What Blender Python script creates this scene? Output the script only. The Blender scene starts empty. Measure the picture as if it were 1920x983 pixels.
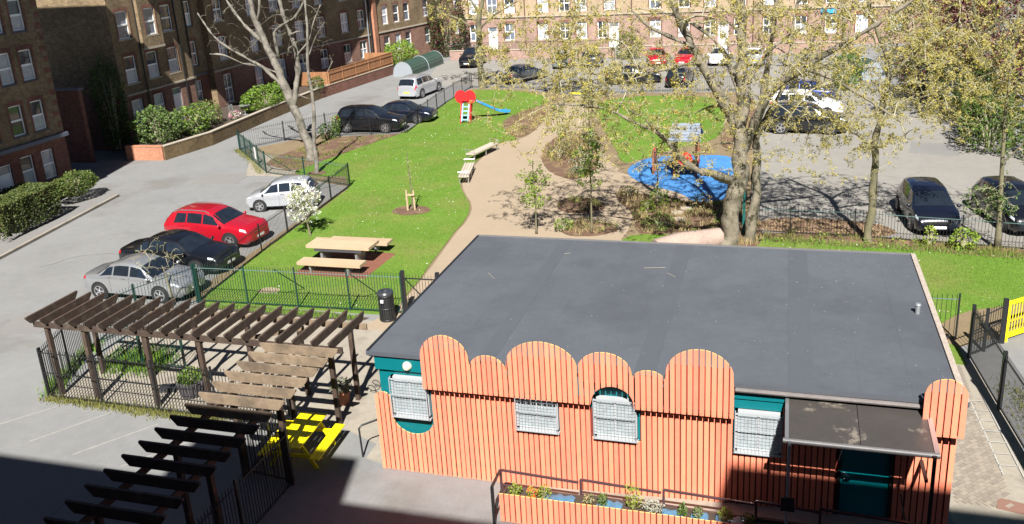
import bpy, bmesh, math, random
import numpy as np
from mathutils import Vector, Matrix, noise as mnoise
R = math.radians
scene = bpy.context.scene
C = scene.collection

# ------------------------------------------------------------------ camera
cam = bpy.data.cameras.new('camera'); camo = bpy.data.objects.new('camera', cam); C.objects.link(camo)
_yaw, _pitch, _roll = R(-17.5306), R(17.6838), R(-3.44497)
_f = Vector((math.sin(_yaw)*math.cos(_pitch), math.cos(_yaw)*math.cos(_pitch), -math.sin(_pitch)))
_r = Vector((math.cos(_yaw), -math.sin(_yaw), 0)); _u = _r.cross(_f)
_r2 = math.cos(_roll)*_r + math.sin(_roll)*_u; _u2 = -math.sin(_roll)*_r + math.cos(_roll)*_u
camo.matrix_world = Matrix(((_r2.x,_u2.x,-_f.x,0),(_r2.y,_u2.y,-_f.y,0),(_r2.z,_u2.z,-_f.z,12.5),(0,0,0,1)))
cam.sensor_width = 36; cam.lens = 1670.81/1920*36; cam.shift_y = -90/1920
cam.clip_start = 0.1; cam.clip_end = 2000
scene.camera = camo

# ------------------------------------------------------------------ light
SUN_EL, SUN_AZ = R(47), R(-14)          # light travels towards azimuth -14 deg (measured from +Y towards +X)
w = bpy.data.worlds.new('World'); scene.world = w; w.use_nodes = True
nt = w.node_tree; nt.nodes.clear()
sky = nt.nodes.new('ShaderNodeTexSky'); sky.sky_type = 'NISHITA'; sky.sun_disc = False
sky.sun_elevation = SUN_EL; sky.air_density = 0.34; sky.dust_density = 0.1; sky.ozone_density = 1.5
_sd = Vector((math.sin(SUN_AZ)*math.cos(SUN_EL), math.cos(SUN_AZ)*math.cos(SUN_EL), -math.sin(SUN_EL)))  # travel direction
sky.sun_rotation = math.atan2(-_sd.x, -_sd.y)
bg = nt.nodes.new('ShaderNodeBackground'); bg.inputs['Strength'].default_value = 0.05
wo = nt.nodes.new('ShaderNodeOutputWorld')
nt.links.new(sky.outputs[0], bg.inputs[0]); nt.links.new(bg.outputs[0], wo.inputs[0])
sl = bpy.data.lights.new('sun', 'SUN'); sl.energy = 5.0; sl.angle = R(0.53); sl.color = (1.0, 0.968, 0.915)
so = bpy.data.objects.new('sun', sl); C.objects.link(so)
so.rotation_euler = _sd.to_track_quat('-Z', 'Y').to_euler(); so.location = (-10, -40, 60)
scene.view_settings.view_transform = 'Standard'; scene.view_settings.look = 'None'
scene.view_settings.gamma = 1; scene.view_settings.use_curve_mapping = False
scene.view_settings.exposure = 1.36
scene.cycles.max_bounces = 6; scene.cycles.transparent_max_bounces = 6

# ------------------------------------------------------------------ materials
MATS = {}
def mat(name, col, rough=0.7, var=None, bump=None, rnd=0.0, metal=0.0, spec=0.5, col2=None, sub=None, coat=0.0, hue=0.0, trans=0.0):
    """procedural principled material; var=(scale, amount), bump=(scale, strength), rnd = per-object value jitter, col2=(colour, scale, threshold, softness)"""
    if name in MATS: return MATS[name]
    m = bpy.data.materials.new(name); m.use_nodes = True; t = m.node_tree; N, L = t.nodes, t.links
    b = N['Principled BSDF']; b.inputs['Roughness'].default_value = rough; b.inputs['Metallic'].default_value = metal
    b.inputs['Specular IOR Level'].default_value = spec
    if coat: b.inputs['Coat Weight'].default_value = coat; b.inputs['Coat Roughness'].default_value = 0.04
    rgb = N.new('ShaderNodeRGB'); rgb.outputs[0].default_value = (*col, 1); src = rgb.outputs[0]
    geo = N.new('ShaderNodeNewGeometry'); pos = geo.outputs['Position']
    def noise(scale, det=4, rough_=0.6, p=None):
        n = N.new('ShaderNodeTexNoise'); n.inputs['Scale'].default_value = scale; n.inputs['Detail'].default_value = det
        n.inputs['Roughness'].default_value = rough_
        L.new(p or pos, n.inputs['Vector']); return n.outputs['Fac']
    def math_(op, a, b_):
        n = N.new('ShaderNodeMath'); n.operation = op
        for i, v in enumerate((a, b_)):
            if isinstance(v, (int, float)): n.inputs[i].default_value = v
            else: L.new(v, n.inputs[i])
        return n.outputs[0]
    if col2:
        c2, sc, th, soft = col2
        mr = N.new('ShaderNodeMapRange'); L.new(noise(sc, 6), mr.inputs['Value'])
        mr.inputs['From Min'].default_value = th - soft; mr.inputs['From Max'].default_value = th + soft
        mx = N.new('ShaderNodeMix'); mx.data_type = 'RGBA'; L.new(mr.outputs[0], mx.inputs['Factor'])
        L.new(src, mx.inputs['A']); mx.inputs['B'].default_value = (*c2, 1); src = mx.outputs['Result']
    if var or rnd or hue:
        hs = N.new('ShaderNodeHueSaturation'); L.new(src, hs.inputs['Color']); val = 1.0
        if var:
            for (sc, am) in (var if isinstance(var[0], tuple) else (var,)):
                val = math_('ADD', val, math_('MULTIPLY', math_('SUBTRACT', noise(sc), 0.5), am*2))
        if rnd or hue:
            oi = N.new('ShaderNodeObjectInfo'); d = math_('SUBTRACT', oi.outputs['Random'], 0.5)
            if rnd: val = math_('ADD', val, math_('MULTIPLY', d, rnd*2))
            if hue: L.new(math_('ADD', 0.5, math_('MULTIPLY', d, hue)), hs.inputs['Hue'])
        if not isinstance(val, float): L.new(val, hs.inputs['Value'])
        src = hs.outputs[0]
    L.new(src, b.inputs['Base Color'])
    if bump:
        bp = N.new('ShaderNodeBump'); bp.inputs['Strength'].default_value = bump[1]; bp.inputs['Distance'].default_value = 0.02
        L.new(noise(bump[0]), bp.inputs['Height']); L.new(bp.outputs[0], b.inputs['Normal'])
    if trans:   # leaves: let some light through
        tr = N.new('ShaderNodeBsdfTranslucent'); L.new(src, tr.inputs['Color'])
        ms = N.new('ShaderNodeMixShader'); ms.inputs[0].default_value = trans
        L.new(b.outputs[0], ms.inputs[1]); L.new(tr.outputs[0], ms.inputs[2]); L.new(ms.outputs[0], N['Material Output'].inputs['Surface'])
    MATS[name] = m; return m

def brick_mat(name, c1, c2, mortar, dirt=0.3):
    m = bpy.data.materials.new(name); m.use_nodes = True; t = m.node_tree; N, L = t.nodes, t.links
    b = N['Principled BSDF']; b.inputs['Roughness'].default_value = 0.9; b.inputs['Specular IOR Level'].default_value = 0.2
    geo = N.new('ShaderNodeNewGeometry'); sp = N.new('ShaderNodeSeparateXYZ'); L.new(geo.outputs['Position'], sp.inputs[0])
    sn = N.new('ShaderNodeSeparateXYZ'); L.new(geo.outputs['True Normal'], sn.inputs[0])
    ab = N.new('ShaderNodeMath'); ab.operation = 'ABSOLUTE'; L.new(sn.outputs[0], ab.inputs[0])
    gt = N.new('ShaderNodeMath'); gt.operation = 'GREATER_THAN'; L.new(ab.outputs[0], gt.inputs[0]); gt.inputs[1].default_value = 0.5
    mx = N.new('ShaderNodeMix'); L.new(gt.outputs[0], mx.inputs['Factor']); L.new(sp.outputs[0], mx.inputs['A']); L.new(sp.outputs[1], mx.inputs['B'])
    cb = N.new('ShaderNodeCombineXYZ'); L.new(mx.outputs['Result'], cb.inputs[0]); L.new(sp.outputs[2], cb.inputs[1])
    br = N.new('ShaderNodeTexBrick'); L.new(cb.outputs[0], br.inputs['Vector'])
    br.inputs['Scale'].default_value = 1; br.inputs['Brick Width'].default_value = 0.225; br.inputs['Row Height'].default_value = 0.075
    br.inputs['Mortar Size'].default_value = 0.006; br.inputs['Bias'].default_value = -0.1
    br.inputs['Color1'].default_value = (*c1, 1); br.inputs['Color2'].default_value = (*c2, 1); br.inputs['Mortar'].default_value = (*mortar, 1)
    n1 = N.new('ShaderNodeTexNoise'); n1.inputs['Scale'].default_value = 0.55; n1.inputs['Detail'].default_value = 6; L.new(geo.outputs['Position'], n1.inputs['Vector'])
    n2 = N.new('ShaderNodeTexNoise'); n2.inputs['Scale'].default_value = 5.0; n2.inputs['Detail'].default_value = 5; L.new(geo.outputs['Position'], n2.inputs['Vector'])
    ad = N.new('ShaderNodeMath'); ad.operation = 'ADD'; L.new(n1.outputs['Fac'], ad.inputs[0]); L.new(n2.outputs['Fac'], ad.inputs[1])
    mr = N.new('ShaderNodeMapRange'); L.new(ad.outputs[0], mr.inputs['Value']); mr.inputs['From Min'].default_value = 0.7; mr.inputs['From Max'].default_value = 1.3
    mr.inputs['To Min'].default_value = 1-dirt; mr.inputs['To Max'].default_value = 1+dirt
    hs = N.new('ShaderNodeHueSaturation'); L.new(br.outputs['Color'], hs.inputs['Color']); L.new(mr.outputs[0], hs.inputs['Value'])
    L.new(hs.outputs[0], b.inputs['Base Color'])
    bp = N.new('ShaderNodeBump'); bp.inputs['Strength'].default_value = 0.5; bp.inputs['Distance'].default_value = 0.01; bp.invert = True
    L.new(br.outputs['Fac'], bp.inputs['Height']); L.new(bp.outputs[0], b.inputs['Normal'])
    MATS[name] = m; return m

asphalt = mat('asphalt', (.160,.160,.157), .92, var=((0.09,.22),(.5,.16),(2.5,.13),(12,.12),(60,.22)), bump=(70,.35), col2=((.135,.13,.122), .16, .6, .035))
asphalt_dark = mat('asphalt_dark', (.085,.08,.08), .92, var=((1.5,.15),(60,.3)), bump=(70,.35))
tarmac_r = mat('tarmac_gravelly', (.188,.177,.158), .95, var=((0.2,.18),(2,.16),(25,.25),(90,.2)), bump=(60,.4))
grass_soil = mat('turf', (.088,.16,.02), .95, var=((0.2,.16),(.9,.14),(5,.2),(30,.35)), bump=(45,.9), spec=.15, col2=((.125,.145,.035), .45, .57, .12))
blade = mat('grass_blade', (.138,.238,.034), .8, var=((.2,.2),(.9,.2),(6,.22),(30,.3)), spec=.2, trans=.25)
blade_dry = mat('grass_blade_dry', (.17,.17,.05), .85, var=((3,.3),(30,.4)), spec=.2, trans=.2)
buff = mat('resin_gravel', (.255,.198,.137), .95, var=((0.5,.1),(3,.08),(40,.16),(120,.2)), bump=(110,.4))
mulch = mat('mulch', (.10,.055,.032), .95, var=((1,.3),(12,.4),(60,.6)), bump=(40,1.0), col2=((.17,.115,.06), 1.6, .58, .1))
blue_rub = mat('blue_wetpour', (.036,.155,.37), .88, var=((.4,.2),(1.6,.22),(6,.25),(60,.3)), bump=(80,.5))  # darker tone and strong mottling hold tree shade along with scuffs
red_rub = mat('red_brown_rubber', (.15,.055,.032), .9, var=((3,.2),(60,.3)), bump=(80,.4))
paving = mat('block_paving', (.20,.17,.135), .9, var=((.8,.15),(8,.2),(50,.2)), rnd=.16)
concrete = mat('concrete', (.235,.208,.168), .9, var=((.8,.18),(7,.18),(40,.15)), bump=(50,.3), col2=((.165,.145,.115), 1.1, .6, .08))
white_line = mat('worn_white_paint', (.212,.206,.193), .85, var=((5,.3),(40,.35)))
chalk = mat('chalk', (.29,.28,.255), .9, var=((8,.25),(40,.3)))
yb = brick_mat('yellow_stock_brick', (.205,.15,.085), (.135,.095,.055), (.17,.135,.095), .35)
rb = brick_mat('red_brick', (.185,.073,.05), (.12,.05,.037), (.15,.115,.095), .32)
rbl = brick_mat('orange_red_brick', (.40,.165,.095), (.31,.12,.07), (.34,.25,.18), .22)
pkb = brick_mat('pink_brown_brick', (.21,.11,.08), (.145,.075,.055), (.2,.15,.12), .28)
ybc = brick_mat('sunlit_cream_brick', (.35,.27,.175), (.28,.205,.13), (.31,.26,.2), .22)  # brighter copy of the stock brick, frontal sun put into its colour
pkc = brick_mat('sunlit_pink_brick', (.295,.19,.155), (.23,.145,.12), (.29,.235,.2), .22)  # brighter copy of the pink brick, sunlight put into its colour
stone = mat('stone_trim', (.32,.28,.22), .85, var=((2,.2),(20,.2)))
lead = mat('lead_flashing', (.09,.10,.13), .6, var=((3,.2),))
upvc_dull = mat('grey_white_frame', (.33,.345,.355), .5, var=((8,.08),))
curtain = mat('net_curtain_pane', (.28,.315,.33), .12, var=((5,.35),(16,.4)), spec=.9)
upvc = mat('white_upvc', (.78,.78,.77), .4, var=((8,.05),))
glass_dark = mat('window_glass_dark', (.03,.037,.05), .05, var=((1.3,.5),), spec=.9)  # lightened towards blue to stand in for reflections
glass_cur = mat('window_glass_net_curtain', (.34,.36,.40), .12, var=((4,.35),(11,.3)), spec=.9)
glass_mid = mat('window_glass_blind', (.13,.15,.19), .08, var=((3,.5),), spec=.9)  # bluish lightening stands for what the panes reflect
teal = mat('teal_paint', (.0,.115,.13), .45, var=((2,.08),(25,.07)))
teal_door = mat('teal_door_paint', (.0,.15,.175), .35, var=((2,.06),))
orange = mat('orange_stain', (.70,.205,.118), .66, var=((.7,.12),(3.5,.10),(14,.09)), rnd=.08, bump=(60,.12), hue=.005)
orange_back = mat('orange_back_shaded', (.15,.022,.012), .8, var=((9,.2),))  # dark red is the shade between slats, put into the orange backing
edge_yel = mat('raw_edge_paint', (.75,.42,.12), .7, var=((9,.15),))
felt = mat('roof_felt', (.064,.071,.084), .8, var=((.2,.25),(.9,.18),(5,.13),(80,.25)), bump=(90,.35), col2=((.05,.055,.066), .4, .56, .09))
felt_band = mat('roof_felt_darker', (.058,.064,.076), .75, var=((1.2,.12),(80,.22)), bump=(90,.35))  # slightly darker felt for the bands and front trim
trim_grey = mat('grey_metal_trim', (.15,.145,.145), .5, var=((4,.2),(30,.15)), metal=.2)
polycarb = mat('brown_polycarbonate', (.046,.041,.038), .35, var=((2,.15),(10,.12)), col2=((.15,.13,.105), 1.1, .6, .025))
alu = mat('aluminium', (.55,.55,.54), .35, metal=.85, var=((9,.1),))
galv = mat('galvanised_steel', (.42,.44,.45), .42, metal=.7, var=((9,.12),))
cage = mat('white_mesh_guard', (.27,.29,.305), .45, var=((9,.1),))
blackm = mat('black_paint_metal', (.014,.015,.016), .4, var=((8,.25),))
greenm = mat('dark_green_paint_metal', (.008,.035,.028), .38, var=((8,.25),))
teal_rail = mat('pale_rail_top', (.10,.16,.15), .35, var=((8,.2),))
yellow = mat('yellow_paint', (.85,.70,.004), .5, var=((3,.08),(25,.1)))
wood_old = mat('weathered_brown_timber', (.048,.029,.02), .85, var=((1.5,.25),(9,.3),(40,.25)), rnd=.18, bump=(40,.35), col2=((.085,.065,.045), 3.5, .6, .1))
wood_pale = mat('bleached_sunlit_timber', (.19,.138,.09), .85, var=((1.5,.2),(9,.25),(40,.25)), rnd=.12, bump=(40,.35), col2=((.105,.078,.052), 2.2, .55, .12))  # also the sunlit copy of the timber for the short run's first rafters
oak = mat('pale_oak', (.36,.268,.172), .7, var=((1.6,.14),(14,.14)), rnd=.08, bump=(50,.2))
fence_wood = mat('larch_lap_fence', (.26,.12,.05), .8, var=((2,.2),(14,.25)), rnd=.14)
hangar_green = mat('hangar_green', (.03,.065,.05), .45, var=((3,.2),))
hangar_grey = mat('hangar_grey', (.22,.245,.265), .5, var=((3,.08),))
red_plastic = mat('red_plastic', (.60,.018,.022), .4, var=((6,.08),))
blue_plastic = mat('blue_plastic', (.03,.23,.56), .4, var=((6,.08),))
grey_roof = mat('grey_blue_play_roof', (.15,.178,.225), .6, var=((2,.15),(12,.2)))
orange_post = mat('orange_brown_post', (.22,.085,.035), .7, var=((9,.2),))
terracotta = mat('terracotta', (.36,.14,.08), .8, var=((5,.2),))
barrel = mat('grey_barrel_wood', (.075,.07,.075), .8, var=((8,.3),), rnd=.2)
soil = mat('soil', (.05,.035,.025), .95, var=((9,.3),(60,.4)), bump=(50,.8))
bark_pale = mat('pale_bark', (.185,.165,.138), .9, var=((.9,.3),(4,.4),(18,.4)), bump=(18,1.0), col2=((.075,.068,.052), 2.2, .54, .12))
bark_brown = mat('furrowed_bark', (.185,.16,.118), .92, var=((.9,.3),(5,.4),(20,.4)), bump=(16,1.2), col2=((.075,.068,.042), 1.8, .54, .12))
bark_green = mat('lichen_bark', (.14,.125,.07), .92, var=((1.5,.35),(8,.3)), bump=(16,.8), col2=((.07,.06,.04), 1.5, .58, .1))
twig_m = mat('twig_bark', (.29,.265,.175), .9, var=((3,.3),))
bud = mat('yellow_green_flower', (.43,.365,.095), .75, var=((1.2,.3),(7,.35)), spec=.2, trans=.35)
bud2 = mat('yellow_olive_flower', (.31,.285,.10), .75, var=((1.2,.3),(7,.35)), spec=.2, trans=.35)
leaf_y = mat('young_leaf', (.24,.31,.045), .7, var=((4,.35),(20,.3)), spec=.3, trans=.35)
leaf_m = mat('mid_leaf', (.075,.135,.02), .6, var=((2,.4),(12,.35)), spec=.4, trans=.25)
leaf_b = mat('bright_shrub_leaf', (.16,.26,.025), .6, var=((2,.35),(12,.3)), spec=.4, trans=.3)
leaf_d = mat('dark_evergreen_leaf', (.045,.075,.018), .55, var=((2,.4),(12,.35)), spec=.4, trans=.15)
leaf_h = mat('hedge_leaf', (.088,.105,.026), .65, var=((2,.3),(15,.35)), spec=.3, trans=.2)
leaf_ivy = mat('variegated_leaf', (.105,.14,.05), .6, var=((3,.45),(20,.4)), spec=.4, trans=.2)
leaf_red = mat('plum_red_leaf', (.12,.026,.034), .6, var=((1,.4),(9,.4)), spec=.3, trans=.25)
blossom_m = mat('white_blossom', (.72,.72,.66), .7, var=((4,.12),), trans=.3)
straw = mat('dry_grass', (.30,.23,.11), .85, var=((3,.3),), trans=.2)
silver_leaf = mat('silver_leaf', (.30,.31,.25), .8, var=((5,.3),), trans=.2)
flower_o = mat('orange_flower', (.6,.13,.02), .7); flower_p = mat('pink_flower', (.5,.07,.2), .7)
straw_d = mat('dry_leaf', (.24,.18,.09), .9, var=((5,.3),)); white_bit = mat('petal', (.42,.42,.36), .9)
asphalt_p = mat('asphalt_repair', (.155,.15,.142), .92, var=((.5,.15),(8,.12),(60,.25)), bump=(70,.35))
tarp = mat('blue_liner', (.055,.14,.22), .3, var=((5,.4),(15,.3)))
tyre = mat('tyre_rubber', (.012,.012,.012), .75); rimm = mat('alloy_rim', (.5,.5,.52), .3, metal=.8)
rim_dark = mat('wheel_arch_black', (.008,.008,.009), .7)
cglass = mat('car_glass', (.01,.014,.02), .03, spec=1.0, var=((2.5,.6),))
lampglass = mat('headlamp', (.38,.41,.45), .08, spec=.9, var=((16,.4),)); taillamp = mat('tail_lamp', (.35,.01,.015), .12, spec=.8)
plate_w = mat('number_plate_white', (.7,.7,.68), .5); plate_y = mat('number_plate_yellow', (.65,.5,.05), .5)
chrome = mat('chrome', (.7,.7,.7), .12, metal=1.0)
blackp = mat('black_plastic', (.014,.014,.015), .5)
def paint(name, col, metal=.25): return mat('car_paint_'+name, col, .28, metal=metal, coat=1.0, var=((30,.03),))
p_silver = paint('silver', (.40,.41,.42), .7); p_black = paint('black', (.006,.007,.010)); p_red = paint('red', (.33,.006,.016), .15)
p_lsil = paint('light_silver', (.5,.52,.55), .55); p_navy = paint('navy', (.006,.008,.017)); p_white = paint('white', (.72,.73,.74), 0)
p_grey = paint('grey', (.09,.095,.10), .5); p_blue = paint('blue', (.01,.03,.16), .3); p_green=paint('green_grey', (.2,.24,.24), .5)

# ------------------------------------------------------------------ mesh helpers
class MB:
    def __init__(s): s.v = []; s.f = []; s.m = []
    def add(s, vs, fs, mi=0):
        o = len(s.v); s.v.extend(tuple(p) for p in vs)
        for f in fs: s.f.append(tuple(i+o for i in f)); s.m.append(mi)
        return s
    def box(s, x0, y0, z0, x1, y1, z1, mi=0, T=None):
        vs = [Vector(p) for p in ((x0,y0,z0),(x1,y0,z0),(x1,y1,z0),(x0,y1,z0),(x0,y0,z1),(x1,y0,z1),(x1,y1,z1),(x0,y1,z1))]
        if T is not None: vs = [T @ p for p in vs]
        return s.add(vs, ((0,3,2,1),(4,5,6,7),(0,1,5,4),(1,2,6,5),(2,3,7,6),(3,0,4,7)), mi)
    def cbox(s, c, d, mi=0, T=None):
        return s.box(c[0]-d[0]/2, c[1]-d[1]/2, c[2]-d[2]/2, c[0]+d[0]/2, c[1]+d[1]/2, c[2]+d[2]/2, mi, T)
    def beam(s, a, b, wd, ht, mi=0):
        """rectangular bar from a to b, wd horizontal, ht vertical-ish"""
        a, b = Vector(a), Vector(b); d = (b-a); l = d.length; d.normalize()
        up = Vector((0,0,1)) if abs(d.z) < .95 else Vector((0,1,0))
        sd = d.cross(up).normalized(); up = sd.cross(d)
        T = Matrix(((d.x,sd.x,up.x,a.x),(d.y,sd.y,up.y,a.y),(d.z,sd.z,up.z,a.z),(0,0,0,1)))
        return s.box(0,-wd/2,-ht/2,l,wd/2,ht/2,mi,T)
    def tube(s, pts, rad, n=8, mi=0, caps=True):
        pts = [Vector(p) for p in pts]; k = len(pts)
        if not hasattr(rad, '__len__'): rad = [rad]*k
        ref = None; rings = []
        for i in range(k):
            d = (pts[min(i+1,k-1)]-pts[max(i-1,0)])
            d = d.normalized() if d.length > 1e-9 else Vector((0,0,1))
            if ref is None:
                ref = Vector((1,0,0)) if abs(d.x) < .8 else Vector((0,1,0))
            a = (ref - d*ref.dot(d)).normalized(); ref = a; b = d.cross(a)
            rings.append([pts[i]+(a*math.cos(t)+b*math.sin(t))*rad[i] for t in (2*math.pi*j/n for j in range(n))])
        vs = [p for r in rings for p in r]; fs = []
        for i in range(k-1):
            for j in range(n):
                j2 = (j+1) % n; fs.append((i*n+j, i*n+j2, (i+1)*n+j2, (i+1)*n+j))
        if caps: fs.append(tuple(range(n))[::-1]); fs.append(tuple((k-1)*n+j for j in range(n)))
        return s.add(vs, fs, mi)
    def cyl(s, x, y, z0, z1, r0, r1=None, n=16, mi=0): return s.tube([(x,y,z0),(x,y,z1)], [r0, r0 if r1 is None else r1], n, mi)
    def lathe(s, prof, n=20, mi=0, c=(0,0,0)):
        vs = []; k = len(prof)
        for r, z in prof:
            for j in range(n): t = 2*math.pi*j/n; vs.append((c[0]+r*math.cos(t), c[1]+r*math.sin(t), c[2]+z))
        fs = [(i*n+j, i*n+(j+1)%n, (i+1)*n+(j+1)%n, (i+1)*n+j) for i in range(k-1) for j in range(n)]
        return s.add(vs, fs, mi)
    def prism(s, poly, z0, z1, mi=0, T=None):
        n = len(poly)
        a = sum(poly[i][0]*poly[(i+1)%n][1]-poly[(i+1)%n][0]*poly[i][1] for i in range(n))
        if a < 0: poly = poly[::-1]
        vs = [Vector((p[0],p[1],z0)) for p in poly]+[Vector((p[0],p[1],z1)) for p in poly]
        if T is not None: vs = [T @ p for p in vs]
        fs = [tuple(range(n))[::-1], tuple(range(n,2*n))]+[(i,(i+1)%n,n+(i+1)%n,n+i) for i in range(n)]
        return s.add(vs, fs, mi)
    def mesh(s, name, mats, smooth=False):
        me = bpy.data.meshes.new(name); me.from_pydata(s.v, [], s.f)
        for m in (mats if isinstance(mats, (list, tuple)) else [mats]): me.materials.append(m)
        if any(s.m): me.polygons.foreach_set('material_index', s.m)
        if smooth: me.polygons.foreach_set('use_smooth', [True]*len(me.polygons))
        me.update(); return me
    def build(s, name, mats, parent=None, smooth=False, auto=None, local=False):
        me = s.mesh(name, mats, smooth or auto is not None)
        o = bpy.data.objects.new(name, me); C.objects.link(o)
        if auto is not None: me.set_sharp_from_angle(angle=R(auto))
        if parent is not None:
            if local: o.parent = parent
            else: adopt(o, parent)
        return o
# meshes are written in world coordinates unless placed by inst(); adopt keeps them there
def adopt(o, parent):
    o.parent = parent; o.matrix_parent_inverse = wm_full(parent).inverted()
def wm_full(p):
    m = Matrix.LocRotScale(p.location, p.rotation_euler, p.scale)
    return (wm_full(p.parent) @ p.matrix_parent_inverse @ m) if p.parent else m
def inst(name, me, parent, loc=(0,0,0), rot=(0,0,0), scale=(1,1,1), local=False):
    """a piece that shares mesh data; loc in world space (or the parent's space with local=True)"""
    o = bpy.data.objects.new(name, me); C.objects.link(o)
    o.location = loc; o.rotation_euler = rot; o.scale = scale if hasattr(scale,'__len__') else (scale,)*3
    if parent is not None:
        o.parent = parent
        if not local: o.matrix_parent_inverse = wm_full(parent).inverted()
    return o
def thing(name, label, cat, loc=(0,0,0), group=None, rz=0):
    o = bpy.data.objects.new(name, None); C.objects.link(o); o.location = loc; o.rotation_euler = (0,0,rz)
    o.empty_display_size = .2; o['label'] = label; o['category'] = cat
    if group: o['group'] = group
    return o
def tag(o, label, cat, group=None):
    o['label'] = label; o['category'] = cat
    if group: o['group'] = group
    return o
def struct(o): o['kind'] = 'structure'; return o
def stuff(o): o['kind'] = 'stuff'; return o

def chaikin(p, it=2, closed=True):
    for _ in range(it):
        q = [] if closed else [p[0]]
        for i in range(len(p) if closed else len(p)-1):
            a, b = p[i], p[(i+1) % len(p)]
            q += [(a[0]*.75+b[0]*.25, a[1]*.75+b[1]*.25), (a[0]*.25+b[0]*.75, a[1]*.25+b[1]*.75)]
        p = q if closed else q+[p[-1]]
    return p
def wobble(poly, step=.35, amp=.03, seed=0):
    out = []
    for i in range(len(poly)):
        a, b = Vector(poly[i]), Vector(poly[(i+1) % len(poly)]); n = max(1, int((b-a).length/step))
        for k in range(n):
            p = a.lerp(b, k/n); q = Vector((p.x*1.7, p.y*1.7, seed))
            out.append((p.x+amp*mnoise.noise(q), p.y+amp*mnoise.noise(q+Vector((9,4,2)))))
    return out
def sheet(name, poly, z, m, base=0.0, kind=True):
    b = MB(); b.prism(poly, base-.02, z); o = b.build(name, m)
    bm = bmesh.new(); bm.from_mesh(o.data); bmesh.ops.triangulate(bm, faces=bm.faces[:]); bm.to_mesh(o.data); bm.free()
    if kind: struct(o)
    return o
def in_poly(P, poly):
    x, y = P[:,0], P[:,1]; r = np.zeros(len(P), bool); n = len(poly)
    for i in range(n):
        x1,y1 = poly[i]; x2,y2 = poly[(i+1)%n]
        if y1 == y2: continue
        c = ((y1 > y) != (y2 > y)) & (x < (x2-x1)*(y-y1)/(y2-y1)+x1); r ^= c
    return r
def sample_poly(poly, n, rng):
    a = np.array(poly); lo, hi = a.min(0), a.max(0); out = np.zeros((0,2))
    while len(out) < n:
        P = lo+(hi-lo)*rng.random((n*2,2)); out = np.vstack([out, P[in_poly(P, poly)]])
    return out[:n]
def np_mesh(name, V, nside, mats, parent=None, mi=None):
    """V: (k, nside, 3) separate polygons"""
    k = len(V); me = bpy.data.meshes.new(name); me.vertices.add(k*nside); me.vertices.foreach_set('co', V.reshape(-1).astype(np.float32))
    me.loops.add(k*nside); me.loops.foreach_set('vertex_index', np.arange(k*nside, dtype=np.int32))
    me.polygons.add(k); me.polygons.foreach_set('loop_start', np.arange(0, k*nside, nside, dtype=np.int32))
    for m in (mats if isinstance(mats,(list,tuple)) else [mats]): me.materials.append(m)
    if mi is not None: me.polygons.foreach_set('material_index', mi.astype(np.int32))
    me.update(calc_edges=True); me.validate()
    o = bpy.data.objects.new(name, me); C.objects.link(o)
    if parent is not None: adopt(o, parent)
    return o
def leaves(name, P, size, mats, parent=None, rng=None, mi=None, aspect=.6, up=0.0, jitter=.4):
    """diamond leaves at points P"""
    rng = rng or np.random.default_rng(1); n = len(P)
    s = size*(1+jitter*(rng.random(n)*2-1))
    a = rng.normal(size=(n,3)); a[:,2] += up; a /= np.linalg.norm(a,axis=1)[:,None]
    c = rng.normal(size=(n,3)); b = np.cross(a,c); b /= np.linalg.norm(b,axis=1)[:,None]
    nrm = np.cross(a,b)
    A = a*s[:,None]*.5; B = b*(s*aspect*.5)[:,None]; Q = nrm*(s*.12)[:,None]
    V = np.stack([P-A, P+B-Q, P+A, P-B-Q], 1)
    return np_mesh(name, V, 4, mats, parent, mi)
def blades(name, P2, z, h, wdt, m, rng, parent=None):
    n = len(P2); t = rng.random(n)*2*np.pi; l = rng.random(n)*2*np.pi; hh = h*(.5+rng.random(n))
    base = np.column_stack([P2, np.full(n, z)]); d = np.column_stack([np.cos(t), np.sin(t), np.zeros(n)])*wdt/2
    tip = base+np.column_stack([np.cos(l)*hh*.45, np.sin(l)*hh*.45, hh])
    return np_mesh(name, np.stack([base-d, base+d, tip],1), 3, m, parent)
# ================================================================== GROUND
rng = np.random.default_rng(7)
g = MB(); g.add([(-140,-40,0),(90,-40,0),(90,190,0),(-140,190,0)], [(0,1,2,3)]); struct(g.build('ground', asphalt))
# gravelly parking court beyond the garden, on the right
sheet('parking_court', wobble([(-1.2,36.2),(13.5,35.2),(13.5,47),(11.9,49.4),(10.9,58),(8,64.3),(5,70.5),(2,84),(-34,86),(-30,72),(-2.4,68.6),(-1.5,50)], .8,.12), .004, tarmac_r)
sheet('garden_ground', [(-21.3,25.9),(-22,41),(-28.3,43.2),(-33,48.3),(-29.8,53.4),(-28.4,52.4),(-24,53.4),(-25.1,70.2),(-20.6,69.8),(-15.9,67),(-13.5,66.6),(-10.4,67.8),(-2.5,68.1),(-1.4,50),(-1.2,36),(10,35),(10,30),(4.6,26),(-12,26)], .004, mat('garden_soil',(.15,.11,.06),.95,var=((1,.3),(12,.3),(60,.4))))
lawn_main = [(-20.3,25.75),(-20.75,26.9),(-20.95,29.9),(-21.15,32.8),(-21.45,37.1),(-21.75,40.7),(-23.1,42.9),(-25.8,42.7),(-26.9,43.8),(-26.2,45.7),(-25.0,50.8),(-24.0,54.4),(-24.8,62.5),(-25.3,68.8),(-24.2,69.6),(-19.2,68.6),(-16.5,64.5),(-17.7,61.5),(-18.2,57.8),(-17.2,53.8),(-15.6,52.1),(-16.9,51.2),(-16.7,47.0),(-16.2,42.5),(-15.4,40.6),(-14.2,38.5),(-13.7,36.5),(-13.6,34.3),(-13.1,29.8),(-12.9,27.5),(-12.75,25.8)]
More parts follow.
